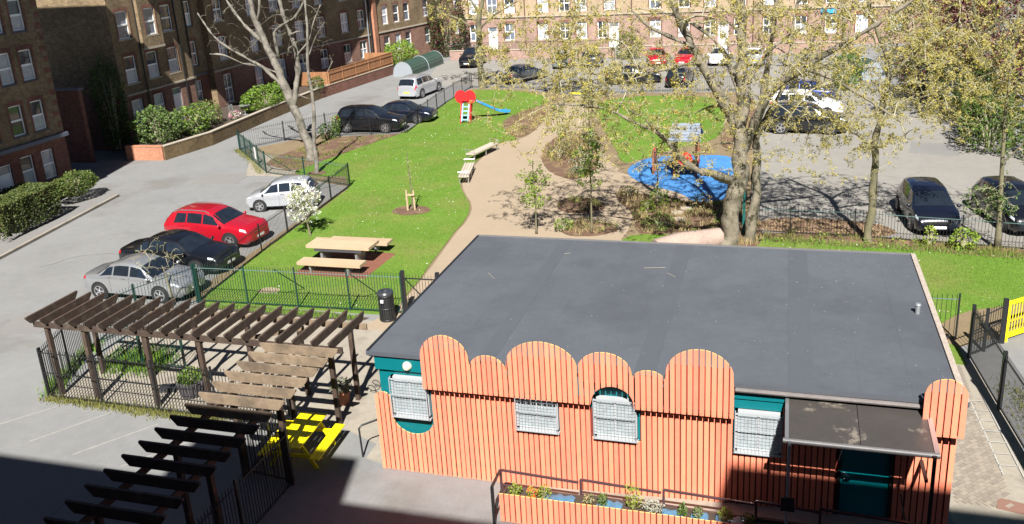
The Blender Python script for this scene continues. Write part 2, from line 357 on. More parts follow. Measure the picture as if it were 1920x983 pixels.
lm_ = lawn_main[:6]+chaikin(lawn_main[6:-1],2,False)+lawn_main[-1:]
lawnA = wobble(lm_, .5, .05)
lawn2 = wobble(chaikin([(-12.8,61.5),(-13.0,64.5),(-10.4,66.6),(-5.2,66.4),(-3.8,62.5),(-3.4,55.8),(-3.8,52.2),(-6.0,50.1),(-7.4,47.6),(-8.3,46.6),(-9.2,49.9),(-11.1,55.5)]), .5, .08)
lawn3 = wobble(chaikin([(-6.3,34.2),(-5.8,35.2),(-4.2,35.4),(-2.8,34.6),(-2.6,32.8),(-6.2,32.8)],1), .5, .05)
lawn4 = wobble([(-0.8,34.9),(4.6,35.05),(8.6,34.5),(10,34.2),(10,30.3),(7.7,30.1),(5.9,29.2),(5.1,28.3),(4.6,27.6),(4.55,26.9),(5.2,26.4),(5.25,25.3),(3.9,25.3),(3.8,26.0),(-0.8,26.0)], .5, .05)
for nm, pl in (('lawn',lawnA),('lawn',lawn2),('lawn',lawn3),('lawn',lawn4)): sheet(nm, pl, .03, grass_soil)
path = [(-13.4,24.6),(-11.2,24.6),(-9.4,26.0),(-2.0,26.0),(-2.0,33.5),(-6.3,34.1),(-6.1,35.9),(-6.3,38.1),(-7.4,40.0),(-6.9,41.2),(-5.4,41.1),(-4.0,40.0),(-3.6,40.6),(-5.9,42.9),(-7.6,44.3),(-8.7,46.4),(-10.7,51.2),(-12.6,58.0),(-13.2,62.5),(-13.4,66.5),(-15.9,66.5),(-16.1,61.5),(-15.3,55.4),(-15.5,52.1),(-16.75,51.2),(-16.6,47.0),(-16.1,42.5),(-15.3,40.6),(-14.1,38.5),(-13.6,36.5),(-13.5,34.3),(-13.0,29.8),(-12.85,27.5),(-13.0,25.9)]
sheet('path', path[:3]+chaikin(path[3:],1,False), .012, buff)
blue_poly = chaikin([(-7.9,45.2),(-7.5,47.3),(-6.7,48.3),(-4.9,48.7),(-2.4,48.9),(-1.9,45),(-1.95,40.8),(-3.8,39.9),(-4.4,41.3),(-5.9,42.4),(-7.0,43.3)],2)
sheet('play_surface', blue_poly, .024, blue_rub)
beds = [('planting_bed', [(-29.9,45.5),(-29.4,48.8),(-28.2,52.3),(-24.3,53.1),(-24.0,53.9),(-25.0,50.8),(-26.2,45.7),(-26.6,43.6),(-28.2,44.2)]),
 ('planting_bed', [(-17.2,53.8),(-18.6,57.8),(-17.7,61.5),(-16.1,61.5),(-15.3,56.2),(-15.6,52.1)]),
 ('planting_bed', [(-13.8,51.0),(-12.8,55.5),(-10.1,49.9),(-9.3,44.2),(-10.6,43.0),(-12.8,46.1)]),
 ('planting_bed', [(-10.2,39.5),(-9.4,40.2),(-7.9,39.7),(-7.7,38.4),(-8.8,37.6),(-9.8,38.1)]),
 ('planting_bed', [(-9.1,35.9),(-8.4,36.8),(-6.8,36.5),(-6.5,35.4),(-7.8,34.6),(-8.8,34.8)]),
 ('planting_bed', [(-7.8,41.5),(-5.1,40.6),(-3.8,39.6),(-1.4,40.6),(-0.6,36.2),(-0.6,34.2),(-2.7,34.4),(-3.7,36.0),(-4.7,35.4),(-5.8,35.3),(-6.1,37.7),(-7.2,39.6)]),
 ('planting_bed', [(-0.9,36.1),(2.9,36.1),(6.7,35.6),(10,35.1),(10,34.0),(6.5,34.5),(2.8,34.85),(-0.9,35.0)]),
 ('planting_bed', [(-3.6,50.5),(-3.0,57),(-3.3,66),(-1.8,66),(-1.5,50)]),
 ('tree_pit', [(-16.8+.95*math.cos(a), 37.3+.75*math.sin(a)) for a in np.linspace(0,6.283,14)[:-1]]),
 ('tree_pit', [(-25.1+.6*math.cos(a), 43.35+.5*math.sin(a)) for a in np.linspace(0,6.283,10)[:-1]])]
bedpolys = []
for nm, pl in beds:
    pl = wobble(chaikin([tuple(map(float,p)) for p in pl],2), .3, .12); bedpolys.append(pl); sheet(nm, pl, .045 if nm=='planting_bed' else .05, mulch)
sheet('rubber_mat', [(-18.3,28.85),(-15.2,28.8),(-15.1,31.6),(-18.3,31.7)], .036, red_rub)
sheet('bare_patch', wobble(chaikin([(-18.9,26.9),(-18.1,26.85),(-17.9,27.4),(-18.7,27.5)]),.15,.06), .034, buff)
sheet('pavement', [(-29.2,42.6),(-27.0,42.6),(-26.3,43.6),(-28.4,45.6),(-32.6,48.6)], .03, concrete)
# concrete apron round the pergola and hut, dark tarmac in front of the hut
sheet('pergola_paving', wobble([(-20.3,18.75),(-11.0,18.7),(-9.3,18.0),(-9.3,24.4),(-11.2,25.3),(-20.0,25.3),(-21.2,22.2)],.6,.06), .008, concrete)
sheet('forecourt', wobble([(-9.6,12),(-5.6,12),(-5.6,17.1),(-9.2,17.1),(-9.6,18.1),(-10.6,18.4),(-10.8,12)],.7,.04), .006, asphalt)
sheet('strip_of_earth', wobble(chaikin([(-20.4,25.2),(-13.6,25.1),(-13.4,25.65),(-20.2,25.75)],1),.4,.06), .016, soil)
# right-hand side passage with herringbone block paving
passage = struct(MB().prism([(3.75,8),(5.95,8),(5.75,21.5),(5.45,25.4),(4.0,25.4),(3.75,18)], -.02, .006).build('side_passage', concrete))
pv = MB(); e = .005
pv.box(-.1+e,-.05+e,0,.1-e,.05-e,.022); pvm = pv.mesh('paver', paving)
rest = MB()
rows = []
for r_ in range(-60, 95):
    for c_ in range(-30, 60):
        if r_ % 2 == 0: u, v = c_*.2, r_*.1
        else: u, v = c_*.2+.1, r_*.1
        x = 4.85+(u-v)*.7071; y = 21.6+(u+v)*.7071
        if 3.95 < x < 5.05 and 18.6 < y < 25.2: rows.append((y, x))
rows.sort()
for k, (y, x) in enumerate(rows):
    if k < 290: inst('paver', pvm, passage, (x, y, .004+.003*((k*7)%5)/5), (0,0,math.pi/4))
    else:
        T = Matrix.Translation((x,y,.004+.003*((k*7)%5)/5)) @ Matrix.Rotation(math.pi/4,4,'Z'); rest.box(-.1+e,-.05+e,0,.1-e,.05-e,.022,0,T)
stuff(rest.build('pavers_beyond', paving, passage))
# chalk ladder on the passage
lad = thing('chalk_ladder', 'chalk ladder drawn on the paving beside the hut', 'chalk drawing', (5.1,21.5,.03))
for (x0,y0,x1,y1) in ((4.98,23.1,5.1,19.8),(5.32,23.7,5.52,19.75)):
    MB().beam((x0,y0,.031),(x1,y1,.031),.035,.004).build('rail_line', chalk, lad)
for k in range(7):
    y = 20.2+k*.5; MB().beam((5.07-.035*k/1,y,.031),(5.5-.035*k,y+.03,.031),.03,.004).build('rung_line', chalk, lad)
mm = MB(); mm.box(-.3,-.2,0,.3,.2,.02); o = mm.build('door_mat', mat('brown_mat',(.17,.09,.065),.95,var=((20,.2),)))
o.location = (5.05,18.62,.008); o.rotation_euler=(0,0,-.25); tag(o,'brown mat lying on the passage beside the hut','mat')
# worn bay lines on the car park
for k,(a,b) in enumerate((((-19.8,18.4),(-21.0,16.9)),((-18.1,18.2),(-19.3,16.4)),((-16.3,17.9),(-17.6,16.1)),((-14.6,17.6),(-15.9,15.9)))):
    o = struct(MB().beam((*a,.005),(*b,.005),.07,.004).build('bay_line', white_line))
for k in range(4):
    struct(MB().beam((-25.6+k*.2,37.2+k*.12,.005),(-25.1+k*.2,37.5+k*.12,.005),.08,.004).build('bay_line', white_line))
# grass: short blades over the lawns and scruffy tufts along fences
for k,(pl,n,z) in enumerate(((lawnA,95000,.03),(lawn2,16000,.03),(lawn3,3000,.03),(lawn4,22000,.03))):
    P = sample_poly(pl, n, rng)
    if k == 0:
        keep = ~((P[:,0]>-18.7)&(P[:,0]<-14.95)&(P[:,1]>28.65)&(P[:,1]<32)); P = P[keep]
        for bp_ in bedpolys[-2:]+bedpolys[:1]: P = P[~in_poly(P,bp_)]
    if k == 3: P = P[~in_poly(P, bedpolys[6])]
    o = stuff(blades('grass', P, z, .032, .028, blade, rng)); o['label'] = ['short mown grass of the long main lawn','mown grass behind the blue play surface','small patch of grass behind the hut','bright mown grass on the right of the hut'][k]; o['category']='grass'
def tufts(line, n, spread, h, m, z=.0, nm='weeds'):
    a = np.array(line); seg = rng.integers(0, len(a)-1, n); t = rng.random(n)[:,None]
    P = a[seg]*(1-t)+a[seg+1]*t+rng.normal(size=(n,2))*spread
    return P
def weeds(line, n, spread, h, label, m=blade_dry):
    o = stuff(blades('weeds', tufts(line,n,spread,h,m), .0, h, .03, m, rng)); o['label']=label; o['category']='weeds'
weeds([(-20.7,18.5),(-17.4,18.4),(-14.6,18.35)], 2200, .11, .13, 'dry weeds growing along the foot of the pergola fence')
weeds([(-21.9,21.9),(-21.2,19.6),(-20.8,18.8)], 900, .16, .2, 'tufty weeds outside the left end of the pergola', blade)
weeds([(-20.3,21.3),(-19.0,21.4),(-18.8,20.8),(-20.2,20.7)], 3000, .3, .2, 'long grass behind the left end of the pergola', blade)
weeds([(-20.2,25.5),(-13.8,25.35)], 1500, .12, .12, 'straggling weeds below the green railings', blade)
weeds([(-28.4,42.9),(-31,46),(-33.6,48.4)], 1300, .14, .12, 'weeds along the foot of the corner railings')
weeds([(-0.8,35.0),(3,34.9),(6.5,34.6),(9.8,34.2)], 2600, .2, .15, 'rough grass along the bed by the car park railings', blade)
weeds([(6.3,24),(6.6,21),(6.9,18)], 1500, .3, .15, 'weeds outside the black passage fence', blade_dry)

# fallen bits on the lawn, and repairs and cracks in the tarmac
for k,(pl,n) in enumerate(((lawnA,900),(lawn4,260),(lawn2,300))):
    P=sample_poly(pl,n,rng); o=stuff(leaves('fallen_leaves',np.column_stack([P,.06+.02*rng.random(n)]),.06,[straw_d,white_bit],None,rng,rng.integers(0,2,n),up=0)); o['label']=['fallen petals and dry leaves scattered on the long lawn','dry leaves scattered on the right lawn','dry leaves scattered on the lawn behind the play surface'][k]; o['category']='fallen leaves'
P=np.column_stack([rng.normal(-22.2,.5,500),rng.uniform(26,41,500)]); o=stuff(leaves('road_litter',np.column_stack([P,np.full(500,.02)]),.05,[straw_d],None,rng)); o['label']='dry litter blown along the railings by the parked cars'; o['category']='litter'
for k,(pl,m_) in enumerate((([(-31.5,40.5),(-28.8,40.9),(-29.2,43.2),(-31.9,42.6)],asphalt_p),([(-26.4,22.0),(-24.6,22.3),(-24.9,24.2),(-26.7,23.8)],asphalt_p),([(-32.6,57),(-31.2,57.2),(-30.6,66),(-32.0,66)],asphalt_p),([(-19.5,12.6),(-16.0,12.9),(-16.2,14.2),(-19.6,13.9)],asphalt_p),([(6.5,50),(8.8,49.4),(9.2,52),(6.9,52.6)],asphalt_p))):
    sheet('tarmac_repair',wobble(pl,.4,.05),.0085,m_)
cr=MB(); rc=random.Random(9)
for (x,y,a,n) in ((-30,28,1.2,26),(-27.5,34,2.0,18),(-33,52,1.4,26),(4,45,.5,24),(8,43,2.2,16)):
    p=Vector((x,y,.0065))
    for k in range(n):
        a+=rc.gauss(0,.35); q=p+Vector((math.cos(a),math.sin(a),0))*rc.uniform(.2,.4); cr.beam(p,q,.011,.004); p=q
o=struct(cr.build('tarmac_cracks',asphalt_dark))

ll=wobble(chaikin([(-1.0,36.15),(4.6,36.0),(4.4,37.6),(2.0,38.3),(-.8,38.0)]),.4,.15); sheet('leaf_litter_strip',ll,.0125,mat('leaf_litter',(.17,.105,.065),.95,var=((1.5,.3),(9,.35),(40,.4)),bump=(40,.8)))
P=sample_poly(ll,1500,rng); o=stuff(leaves('leaf_litter',np.column_stack([P,.03+.02*rng.random(1500)]),.09,[straw_d,mulch],None,rng,rng.integers(0,2,1500))); o['label']='brown leaf litter behind the right railings'; o['category']='leaf litter'
# ================================================================== THE HUT
hut = thing('community_hut', 'single storey hut clad in scalloped orange slats under a dark flat roof', 'building', (-2.8,21.3,0))
WY = 17.305
MB().box(-9.03,WY,0,3.45,25.2,3.06).build('wall', teal, hut)
rf = MB().box(-9.2,17.2,3.075,3.66,25.47,3.2).build('roof', felt, hut)
for x0,x1,sl_ in ((-6.5,-6.1,.0),(-2.9,-2.45,.0),(.3,.8,.0)):
    MB().box(x0,17.24,3.2,x1,25.43,3.206).build('felt_strip', felt_band, rf)
for k in range(12):
    xs_=-8.2+k*.99; MB().box(xs_,17.23,3.2,xs_+.07,25.45,3.2035).build('felt_lap', felt, rf)
MB().box(3.56,17.2,3.2,3.68,25.48,3.245).build('verge_strip', mat('chipped_verge',(.30,.25,.21),.9,var=((14,.5),(60,.4))), rf)
MB().box(-9.26,17.2,3.09,-9.2,25.5,3.225).build('verge_strip', blackm, rf)
MB().box(-9.24,25.47,3.08,3.68,25.52,3.235).build('rear_trim', trim_grey, rf)
MB().box(-9.24,17.15,3.12,3.68,17.2,3.215).build('front_trim', felt_band, rf)
gut = MB(); gut.tube([(-.75,17.12,3.08),(3.6,17.12,3.07)], .05, 8); gut.build('gutter', mat('old_gutter',(.115,.10,.095),.6,var=((3,.3),(20,.3))), rf, auto=40)
MB().box(-9.08,17.22,2.74,-7.6,17.303,3.07).build('fascia_board', teal, hut)
MB().box(-.80,17.22,2.82,.32,17.303,3.05).build('fascia_board', teal, hut)
MB().box(-.80,17.26,2.58,.32,17.303,2.80).build('fascia_board', teal, hut)
pp = MB(); pp.cyl(3.25,21.4,3.19,3.42,.055,n=14); pp.cyl(3.25,21.4,3.42,3.46,.075,.06,14); pp.build('vent_pipe', galv, rf, auto=40)
# roof litter: twigs, droppings and leaves
lt = MB(); rr = random.Random(3)
for k in range(170):
    x,y = rr.uniform(-8.8,3.4), rr.uniform(17.5,25.3); s_ = rr.uniform(.006,.016); a = rr.random()*3
    if rr.random()<.5: x = rr.gauss(.6,2.4); y = rr.uniform(17.6,25)
    if not -8.9<x<3.4: continue
    T = Matrix.Translation((x,y,3.208)) @ Matrix.Rotation(a,4,'Z'); lt.box(-s_,-s_*.6,0,s_,s_*.6,.006,0,T)
for (x,y,a,l) in ((-7.9,22.4,-.9,.5),(-3.6,23.4,.2,.6),(-2.9,23.1,-.8,.35),(-6.1,24.2,.5,.2)):
    lt.beam((x,y,3.215),(x+l*math.cos(a),y+l*math.sin(a),3.215),.014,.012)
stuff(lt.build('roof_litter', mat('litter_bits',(.22,.20,.16),.9,var=((9,.4),)), rf))
# ---- cladding
def ell(x,c,r,spring,h): 
    t = 1-((x-c)/r)**2; return spring+h*math.sqrt(max(0,t))
def lower_top(x):
    if x < -8.745: return ell(x,-8.955,.225,1.93,.22)
    if x < -7.70: return 1.55-.47*math.sqrt(max(0,1-((x+8.215)/.525)**2))
    if -5.64 < x < -4.60: return 1.53
    if -3.83 < x < -2.80: return 1.53
    if -.78 < x < .26: return 1.55
    if .26 <= x < 2.80: return 2.72
    if x >= 2.80: return 2.48
    return 2.42
TW = [(-7.185,.585,3.30,.585),(-6.16,.44,3.10,.37),(-4.905,.815,3.30,.61),(-3.495,.595,3.30,.48),(-2.54,.36,3.18,.26),(-1.475,.705,3.40,.62)]
def upper_top(x):
    for c,r,s_,h in TW:
        if c-r <= x < c+r: return ell(x,c,r,s_,h)
    return 3.1
def upper_bot(x):
    if abs(x+3.33) < .47: return ell(x,-3.33,.47,2.55,.43)
    return 2.48
rj = random.Random(77)
def slat(x0,x1,top,bot,y0,y1,parent,m=orange):
    n = 5; b = MB(); jx = rj.uniform(-.004,.004); jy = rj.uniform(-.005,.005); x0 += jx; x1 += jx; y0 += jy; y1 += jy; xs = [x0+(x1-x0)*i/(n-1) for i in range(n)]
    tz = [top(x) for x in xs]; bz = [bot(x) for x in xs]
    if max(tz)-max(bz) < .04: return
    tz = [max(t,bb+.005) for t,bb in zip(tz,bz)]
    for y in (y0,y1): b.v += [(x,y,z) for x,z in zip(xs,bz)]+[(x,y,z) for x,z in zip(xs,tz)]
    o = 2*n
    for i in range(n-1):
        b.f += [(i,i+1,n+i+1,n+i),(o+i+1,o+i,o+n+i,o+n+i+1)]; b.m += [0,0]
        b.f += [(n+i,n+i+1,o+n+i+1,o+n+i),(i+1,i,o+i,o+i+1)]; b.m += [1,0]
    b.f += [(0,n,o+n,o),(n-1,o+n-1,o+2*n-1,2*n-1)]; b.m += [0,0]
    b.build('slat', [m, edge_yel], parent)
lc = MB()
for (x0,x1,z0,z1) in ((-9.12,-8.76,.05,1.9),(-8.76,-7.7,.05,1.0),(-7.68,-5.66,.05,2.22),(-5.66,-4.58,.05,1.5),(-4.58,-3.85,.05,2.22),(-3.85,-2.78,.05,1.5),(-2.78,-.8,.05,2.22),(-.8,.28,.05,1.5),(.28,1.36,.05,2.7),(2.42,2.79,.05,2.7),(2.79,3.53,.05,2.43)):
    lc.box(x0,17.262,z0,x1,17.302,z1)
lower = lc.build('lower_cladding', orange_back, hut)
x = -9.17; pitch = .1235
rr = random.Random(5)
while x < 3.5:
    x1 = x+pitch-.028
    mid = (x+x1)/2
    if 1.37 < mid < 2.41: 
        slat(x,x1,lambda q:2.72,lambda q:2.16,17.2,17.225,lower)
    else:
        dz = rr.uniform(-.004,.004)
        # split slats that straddle a jump so the profile stays crisp
        slat(x,x1,(lambda q: lower_top(q)) if x1<-7.7 else (lambda q,t=lower_top(mid): t),lambda q:.0+.01+dz,17.2,17.225+dz*.5,lower)
    x += pitch
uc = MB()
for c,r,s_,h in TW: uc.box(c-r+.08,16.98,2.6 if abs(c+3.495)>.1 else 3.03,c+r-.08,17.01,s_+h*.35)
upper = uc.build('upper_cladding', orange_back, hut)
x = -7.77
while x < -.80:
    x1 = min(x+pitch-.028, -.77); slat(x,x1,upper_top,upper_bot,16.95,16.975,upper); x += pitch
for (a,b_) in ((-7.72,-3.85),(-2.8,-.82)): MB().box(a,17.01,2.5,b_,17.19,2.56).build('batten', orange_back, upper)
tc = MB(); tc.box(2.9,16.93,2.6,3.55,16.96,3.5); tc.box(3.0,16.96,2.62,3.5,17.45,2.68); tower = tc.build('corner_tower', orange_back, hut)
x = 2.83
for k in range(6):
    x1 = x+.106; slat(x,x1,lambda q: ell(q,3.215,.39,3.42,.40),lambda q:2.56,16.9,16.925,tower); x += .1305
# ---- windows with mesh guards
def guard_window(x0,x1,z0,z1,yg=17.08,curt=curtain):
    wn = MB(); y = 17.27
    for a in ((x0,z0,x1,z0+.06),(x0,z1-.06,x1,z1),(x0,z0,x0+.06,z1),(x1-.06,z0,x1,z1)): wn.box(a[0],y-.08,a[1],a[2],y+.02,a[3])
    wn.box((x0+x1)/2-.02,y-.07,z0+.06,(x0+x1)/2+.02,y,z1-.06)
    wo_ = wn.build('window', upvc_dull, hut)
    MB().box(x0+.06,y-.045,z0+.06,(x0+x1)/2-.02,y-.03,z1-.06).build('pane', curt, wo_)
    MB().box((x0+x1)/2+.02,y-.045,z0+.06,x1-.06,y-.03,z1-.06).build('pane', curt, wo_)
    MB().box(x0-.02,17.14,z0-.04,x1+.02,y+.0,z0-.002).build('sill', upvc_dull, wo_)
    gd = MB(); t = .018
    for a in ((x0,z0,x1,z0+t),(x0,z1-t,x1,z1),(x0,z0+t,x0+t,z1-t),(x1-t,z0+t,x1,z1-t),(x0+t,(z0+z1)/2+.08,x1-t,(z0+z1)/2+.08+t)): gd.box(a[0],yg,a[1],a[2],yg+t,a[3])
    for xx in (x0,x1-t):
        for zz in (z0,z1-t): gd.box(xx,yg+t,zz,xx+t,17.2,zz+t)
    n = int((x1-x0)/.075)
    for i in range(1,n): xx = x0+(x1-x0)*i/n; gd.box(xx-.0022,yg+.004,z0+t,xx+.0022,yg+.009,z1-t)
    n = int((z1-z0)/.075)
    for i in range(1,n): zz = z0+(z1-z0)*i/n; gd.box(x0+t,yg+.010,zz-.0022,x1-t,yg+.014,zz+.0022)
    gd.build('mesh_guard', cage, hut)
guard_window(-8.70,-7.76,1.56,2.60); guard_window(-5.61,-4.63,1.56,2.40,17.08); guard_window(-3.80,-2.84,1.56,2.56); guard_window(-.75,.23,1.58,2.55)
lm = MB(); lm.lathe([(0,-.10),(.07,-.09),(.1,-.05),(.115,0)],16); 
o = lm.build('bulkhead_lamp', mat('lamp_cream',(.62,.55,.40),.4), hut); o.matrix_parent_inverse = wm_full(hut).inverted(); o.location=(-8.24,17.215,2.89); o.rotation_euler=(R(-90),0,0)
# ---- door and canopy
dr = MB().box(1.42,17.24,.12,2.36,17.29,2.14).build('door', teal_door, hut)
fr = MB(); fr.box(1.36,17.19,.1,1.42,17.304,2.2); fr.box(2.36,17.19,.1,2.42,17.304,2.2); fr.box(1.42,17.19,2.14,2.36,17.304,2.2); fr.build('door_frame', blackm, hut)
h_ = MB(); h_.box(1.47,17.18,1.16,1.50,17.24,1.20); h_.box(1.47,17.16,1.16,1.60,17.185,1.19); h_.cyl(1.485,17.225,1.27,1.31,.022,n=10); h_.build('door_handle', chrome, dr)
can = thing('door_canopy', 'brown sheet canopy on posts over the teal hut door', 'canopy', (1.65,16.7,0))
def cz(y): return 2.80+(y-15.9)*(.18/1.74)
T_ = lambda x,y,dz=0:(x,y,cz(y)+dz)
pn = MB()
for k in range(2):
    xa,xb = .32+k*1.32,.32+(k+1)*1.32-.012
    p2 = MB(); p2.add([T_(xa,15.9),T_(xb,15.9),T_(xb,17.6),T_(xa,17.6),T_(xa,15.9,.012),T_(xb,15.9,.012),T_(xb,17.6,.012),T_(xa,17.6,.012)],((0,3,2,1),(4,5,6,7),(0,1,5,4),(1,2,6,5),(2,3,7,6),(3,0,4,7))); p2.build('roof_panel', polycarb, can)
for a,b_,wd in ((T_(.29,15.86),T_(.29,17.64),.07),(T_(2.96,15.86),T_(2.96,17.64),.09),(T_(.26,17.62,.02),T_(3.02,17.62,.02),.06)):
    MB().beam(a,b_,wd,.07).build('frame_bar', alu, can)
MB().tube([T_(.22,15.83,-.01),T_(3.0,15.83,-.01)],.055,10).build('front_gutter', trim_grey, can, auto=40)
for x in (.34,2.9): MB().box(x-.03,15.70,0,x+.03,15.76,2.83).build('post', blackm if x>1 else galv, can)
MB().box(2.9,16.5,1.75,2.96,17.2,1.82).build('bracket', blackm, can)
MB().box(.22,15.66,1.3,.48,15.69,1.6).build('notice_plate', blackm, can)
# ---- ramp, planter and rails
rampp = MB(); rampp.add([(-5.75,16.32,.01),(3.4,16.32,.01),(3.4,17.18,.01),(-5.75,17.18,.01),(-5.75,16.32,.03),(.4,16.32,.30),(3.4,16.32,.30),(3.4,17.18,.30),(.4,17.18,.30),(-5.75,17.18,.03)],((4,5,8,9),(5,6,7,8),(0,1,6,5,4),(1,2,7,6),(9,8,7,2,3),(0,4,9,3)))
tag(rampp.build('entrance_ramp', concrete),'concrete ramp rising to the hut door behind the planter','ramp')
pl = thing('slatted_planter','long orange slatted planter box in front of the hut','planter',(-2.5,15.9,0))
MB().box(-5.66,15.86,.02,3.3,15.90,.68).build('front_board', orange_back, pl)
MB().box(-5.66,16.24,.02,3.3,16.28,.62).build('back_board', wood_old, pl)
MB().box(-5.66,15.90,.02,-5.62,16.24,.62).build('end_board', wood_old, pl)
MB().box(-5.61,15.905,.5,3.3,16.235,.56).build('soil_bed', soil, pl)
x=-5.68
while x<3.3:
    slat(x,x+pitch-.028,lambda q:.74,lambda q:.03,15.80,15.825,pl); x+=pitch
rl = random.Random(4)
for k,(xa,xb) in enumerate(((-4.75,-4.05),(-3.55,-3.0),(-2.15,-1.65),(-1.55,-1.2),(-1.05,-.45))):
    b = MB(); n=9
    vs=[]
    for i in range(n):
        for j in range(5): vs.append((xa+(xb-xa)*i/(n-1),15.93+.28*j/4,.58+.07*rl.random()))
    b.add(vs,[(i*5+j,(i+1)*5+j,(i+1)*5+j+1,i*5+j+1) for i in range(n-1) for j in range(4)]); b.build('liner_sheet',tarp,pl,smooth=True)
def plant(name,label,cat,c,r,n,size,m,seed,parent=None,flat=1.0,stem=None,aspect=.6):
    rg = np.random.default_rng(seed); d = rg.normal(size=(n,3)); d/=np.linalg.norm(d,axis=1)[:,None]
    k = (.35+.65*rg.random(n)**.5)[:,None]
    lump = 1+.28*np.array([mnoise.noise(Vector(q*2.2)+Vector((seed*1.7,seed*.3,0))) for q in d])[:,None]
    P = np.array(c)+d*k*lump*np.array(r)
    P = P[P[:,2]>.03+0*c[2]]
    t = thing(name,label,cat,(c[0],c[1],max(0,c[2]-r[2])))
    mats = m if isinstance(m,(list,tuple)) else [m]
    mi = rg.integers(0,len(mats),len(P)) if len(mats)>1 else None
    leaves('foliage',P,size,mats,t,rg,mi,aspect,jitter=.5)
    sb = MB(); rs = random.Random(seed)
    for q in range(5):
        a=rs.uniform(0,6.28); e_=rs.uniform(.3,.8)
        base=(c[0]+.1*r[0]*math.cos(a),c[1]+.1*r[1]*math.sin(a),max(0.01,c[2]-r[2]*.98))
        sb.tube([base,(c[0]+.35*r[0]*math.cos(a),c[1]+.35*r[1]*math.sin(a),c[2]-.2*r[2]),(c[0]+e_*r[0]*math.cos(a),c[1]+e_*r[1]*math.sin(a),c[2]+.45*r[2])],[.03*r[0]+.006,.02*r[0]+.005,.004],5)
    sb.build('stems',twig_m,t)
    return t
for k,(x,r_,h,m,lab) in enumerate(((-5.38,.17,.14,leaf_y,'yellow green plant at the left end of the orange planter'),(-5.0,.13,.12,[leaf_y,flower_o],'small orange flowered plant near the left end of the orange planter'),(-4.72,.16,.17,leaf_y,'bushy yellow green plant, third from the left in the orange planter'),
    (-3.72,.14,.12,[leaf_ivy,straw],'low straggly plant left of the tallest shrub in the planter'),(-3.42,.12,.16,leaf_m,'thin green plant left of the tallest planter shrub'),(-2.78,.2,.34,leaf_y,'tallest yellow green shrub in the orange planter'),(-2.35,.26,.16,silver_leaf,'silver grey plant beside the tallest planter shrub'),
    (-1.72,.11,.16,leaf_m,'upright green plant in the middle of the planter'),(-1.42,.12,.14,leaf_ivy,'trailing plant right of the middle of the planter'),(-.85,.15,.17,leaf_y,'lime coloured plant near the shadow on the planter'),(-.4,.16,.13,leaf_m,'green plant half in the shadow on the planter'))):
    plant('planter_plant',lab,'plant',(x,16.06,.58+h),(r_,.14,h),170 if r_<.2 else 260,.05,m,40+k)
rails = thing('ramp_handrail','stepped black steel handrail along the hut ramp','handrail',(-2,16.32,0))
seg = [(-5.78,-4.0),(-3.95,-2.2),(-2.15,-.3),(-.25,1.0),(1.0,2.65)]
for i,(a,b_) in enumerate(seg):
    za,zb = 1.0,.92
    y=15.78 if i==0 else 16.30
    y=16.30
    ms = mat('handrail_maroon',(.085,.05,.055),.4,metal=.4,var=((9,.2),))
    MB().beam((a,y,za),(b_,y,zb),.045,.045).build('top_rail',ms,rails)
    MB().beam((a,y,.62),(b_,y,.56),.04,.04).build('mid_rail',ms,rails)
    MB().box(a-.025,y-.025,.02,a+.025,y+.025,za).build('post',ms,rails)
lo = thing('end_handrail','black hoop handrail at the left end of the ramp','handrail',(-5.8,15.7,0))
MB().box(-5.82,15.66,0,-5.76,15.72,.98).build('post',blackm,lo)
MB().beam((-5.79,15.69,.98),(-5.79,16.3,.99),.05,.05).build('top_rail',blackm,lo); MB().beam((-5.79,15.7,.25),(-5.79,16.2,.45),.04,.04).build('brace',blackm,lo)
# grab rail by the left corner of the hut and a step
hr = thing('corner_handrail','small black handrail at the left corner of the hut','handrail',(-9.9,17.7,0))
MB().tube([(-9.88,17.55,.0),(-9.9,17.55,.82),(-9.85,17.62,.88),(-9.2,18.35,.9)],.025,8).build('rail',blackm,hr,auto=50)
MB().tube([(-9.25,18.3,0),(-9.22,18.33,.9)],.025,8).build('post',blackm,hr)
sheet('hut_step', [(-9.75,17.5),(-9.15,17.35),(-9.15,19.3),(-9.75,19.2)], .06, concrete)
lean = MB(); lean.beam((2.55,16.9,1.15),(2.72,16.7,.35),.035,.03); tag(lean.build('leaning_pole',wood_pale),'pole leaning by the teal door','pole')
# ================================================================== PERGOLA
perg = thing('pergola','L shaped weathered timber pergola left of the orange hut','pergola',(-15.5,18.7,0))
rp = random.Random(11)
def timber(a,b,wd,ht,name,m): return MB().beam(a,b,wd,ht).build(name,m,perg)
# rafter with shaped (sloping) tail ends
def rafter(c, along, length, m, z=2.53, ht=.24, wd=.06):
    L_=length/2; poly=[(-L_,z+ht/2),(L_,z+ht/2),(L_,z+ht/2-.05),(L_-.16,z-ht/2),(-L_+.16,z-ht/2),(-L_,z+ht/2-.05)]
    b=MB(); n=len(poly)
    for s_ in (-wd/2,wd/2):
        for (u,zz) in poly: b.v.append((c[0]+u,c[1]+s_,zz) if along=='x' else (c[0]-s_,c[1]+u,zz))
    b.f += [tuple(range(n)),tuple(range(2*n-1,n-1,-1))]+[(i,n+i,n+(i+1)%n,(i+1)%n) for i in range(n)]; b.m += [0]*(n+2)
    return b.build('rafter',m,perg)
# long run, rafters across Y
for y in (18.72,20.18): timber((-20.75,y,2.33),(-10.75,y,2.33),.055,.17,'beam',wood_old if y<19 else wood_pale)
for k in range(20):
    x=-20.72+k*.512; rafter((x+rp.uniform(-.015,.015),19.47+rp.uniform(-.02,.02)),'y',2.05,wood_old)
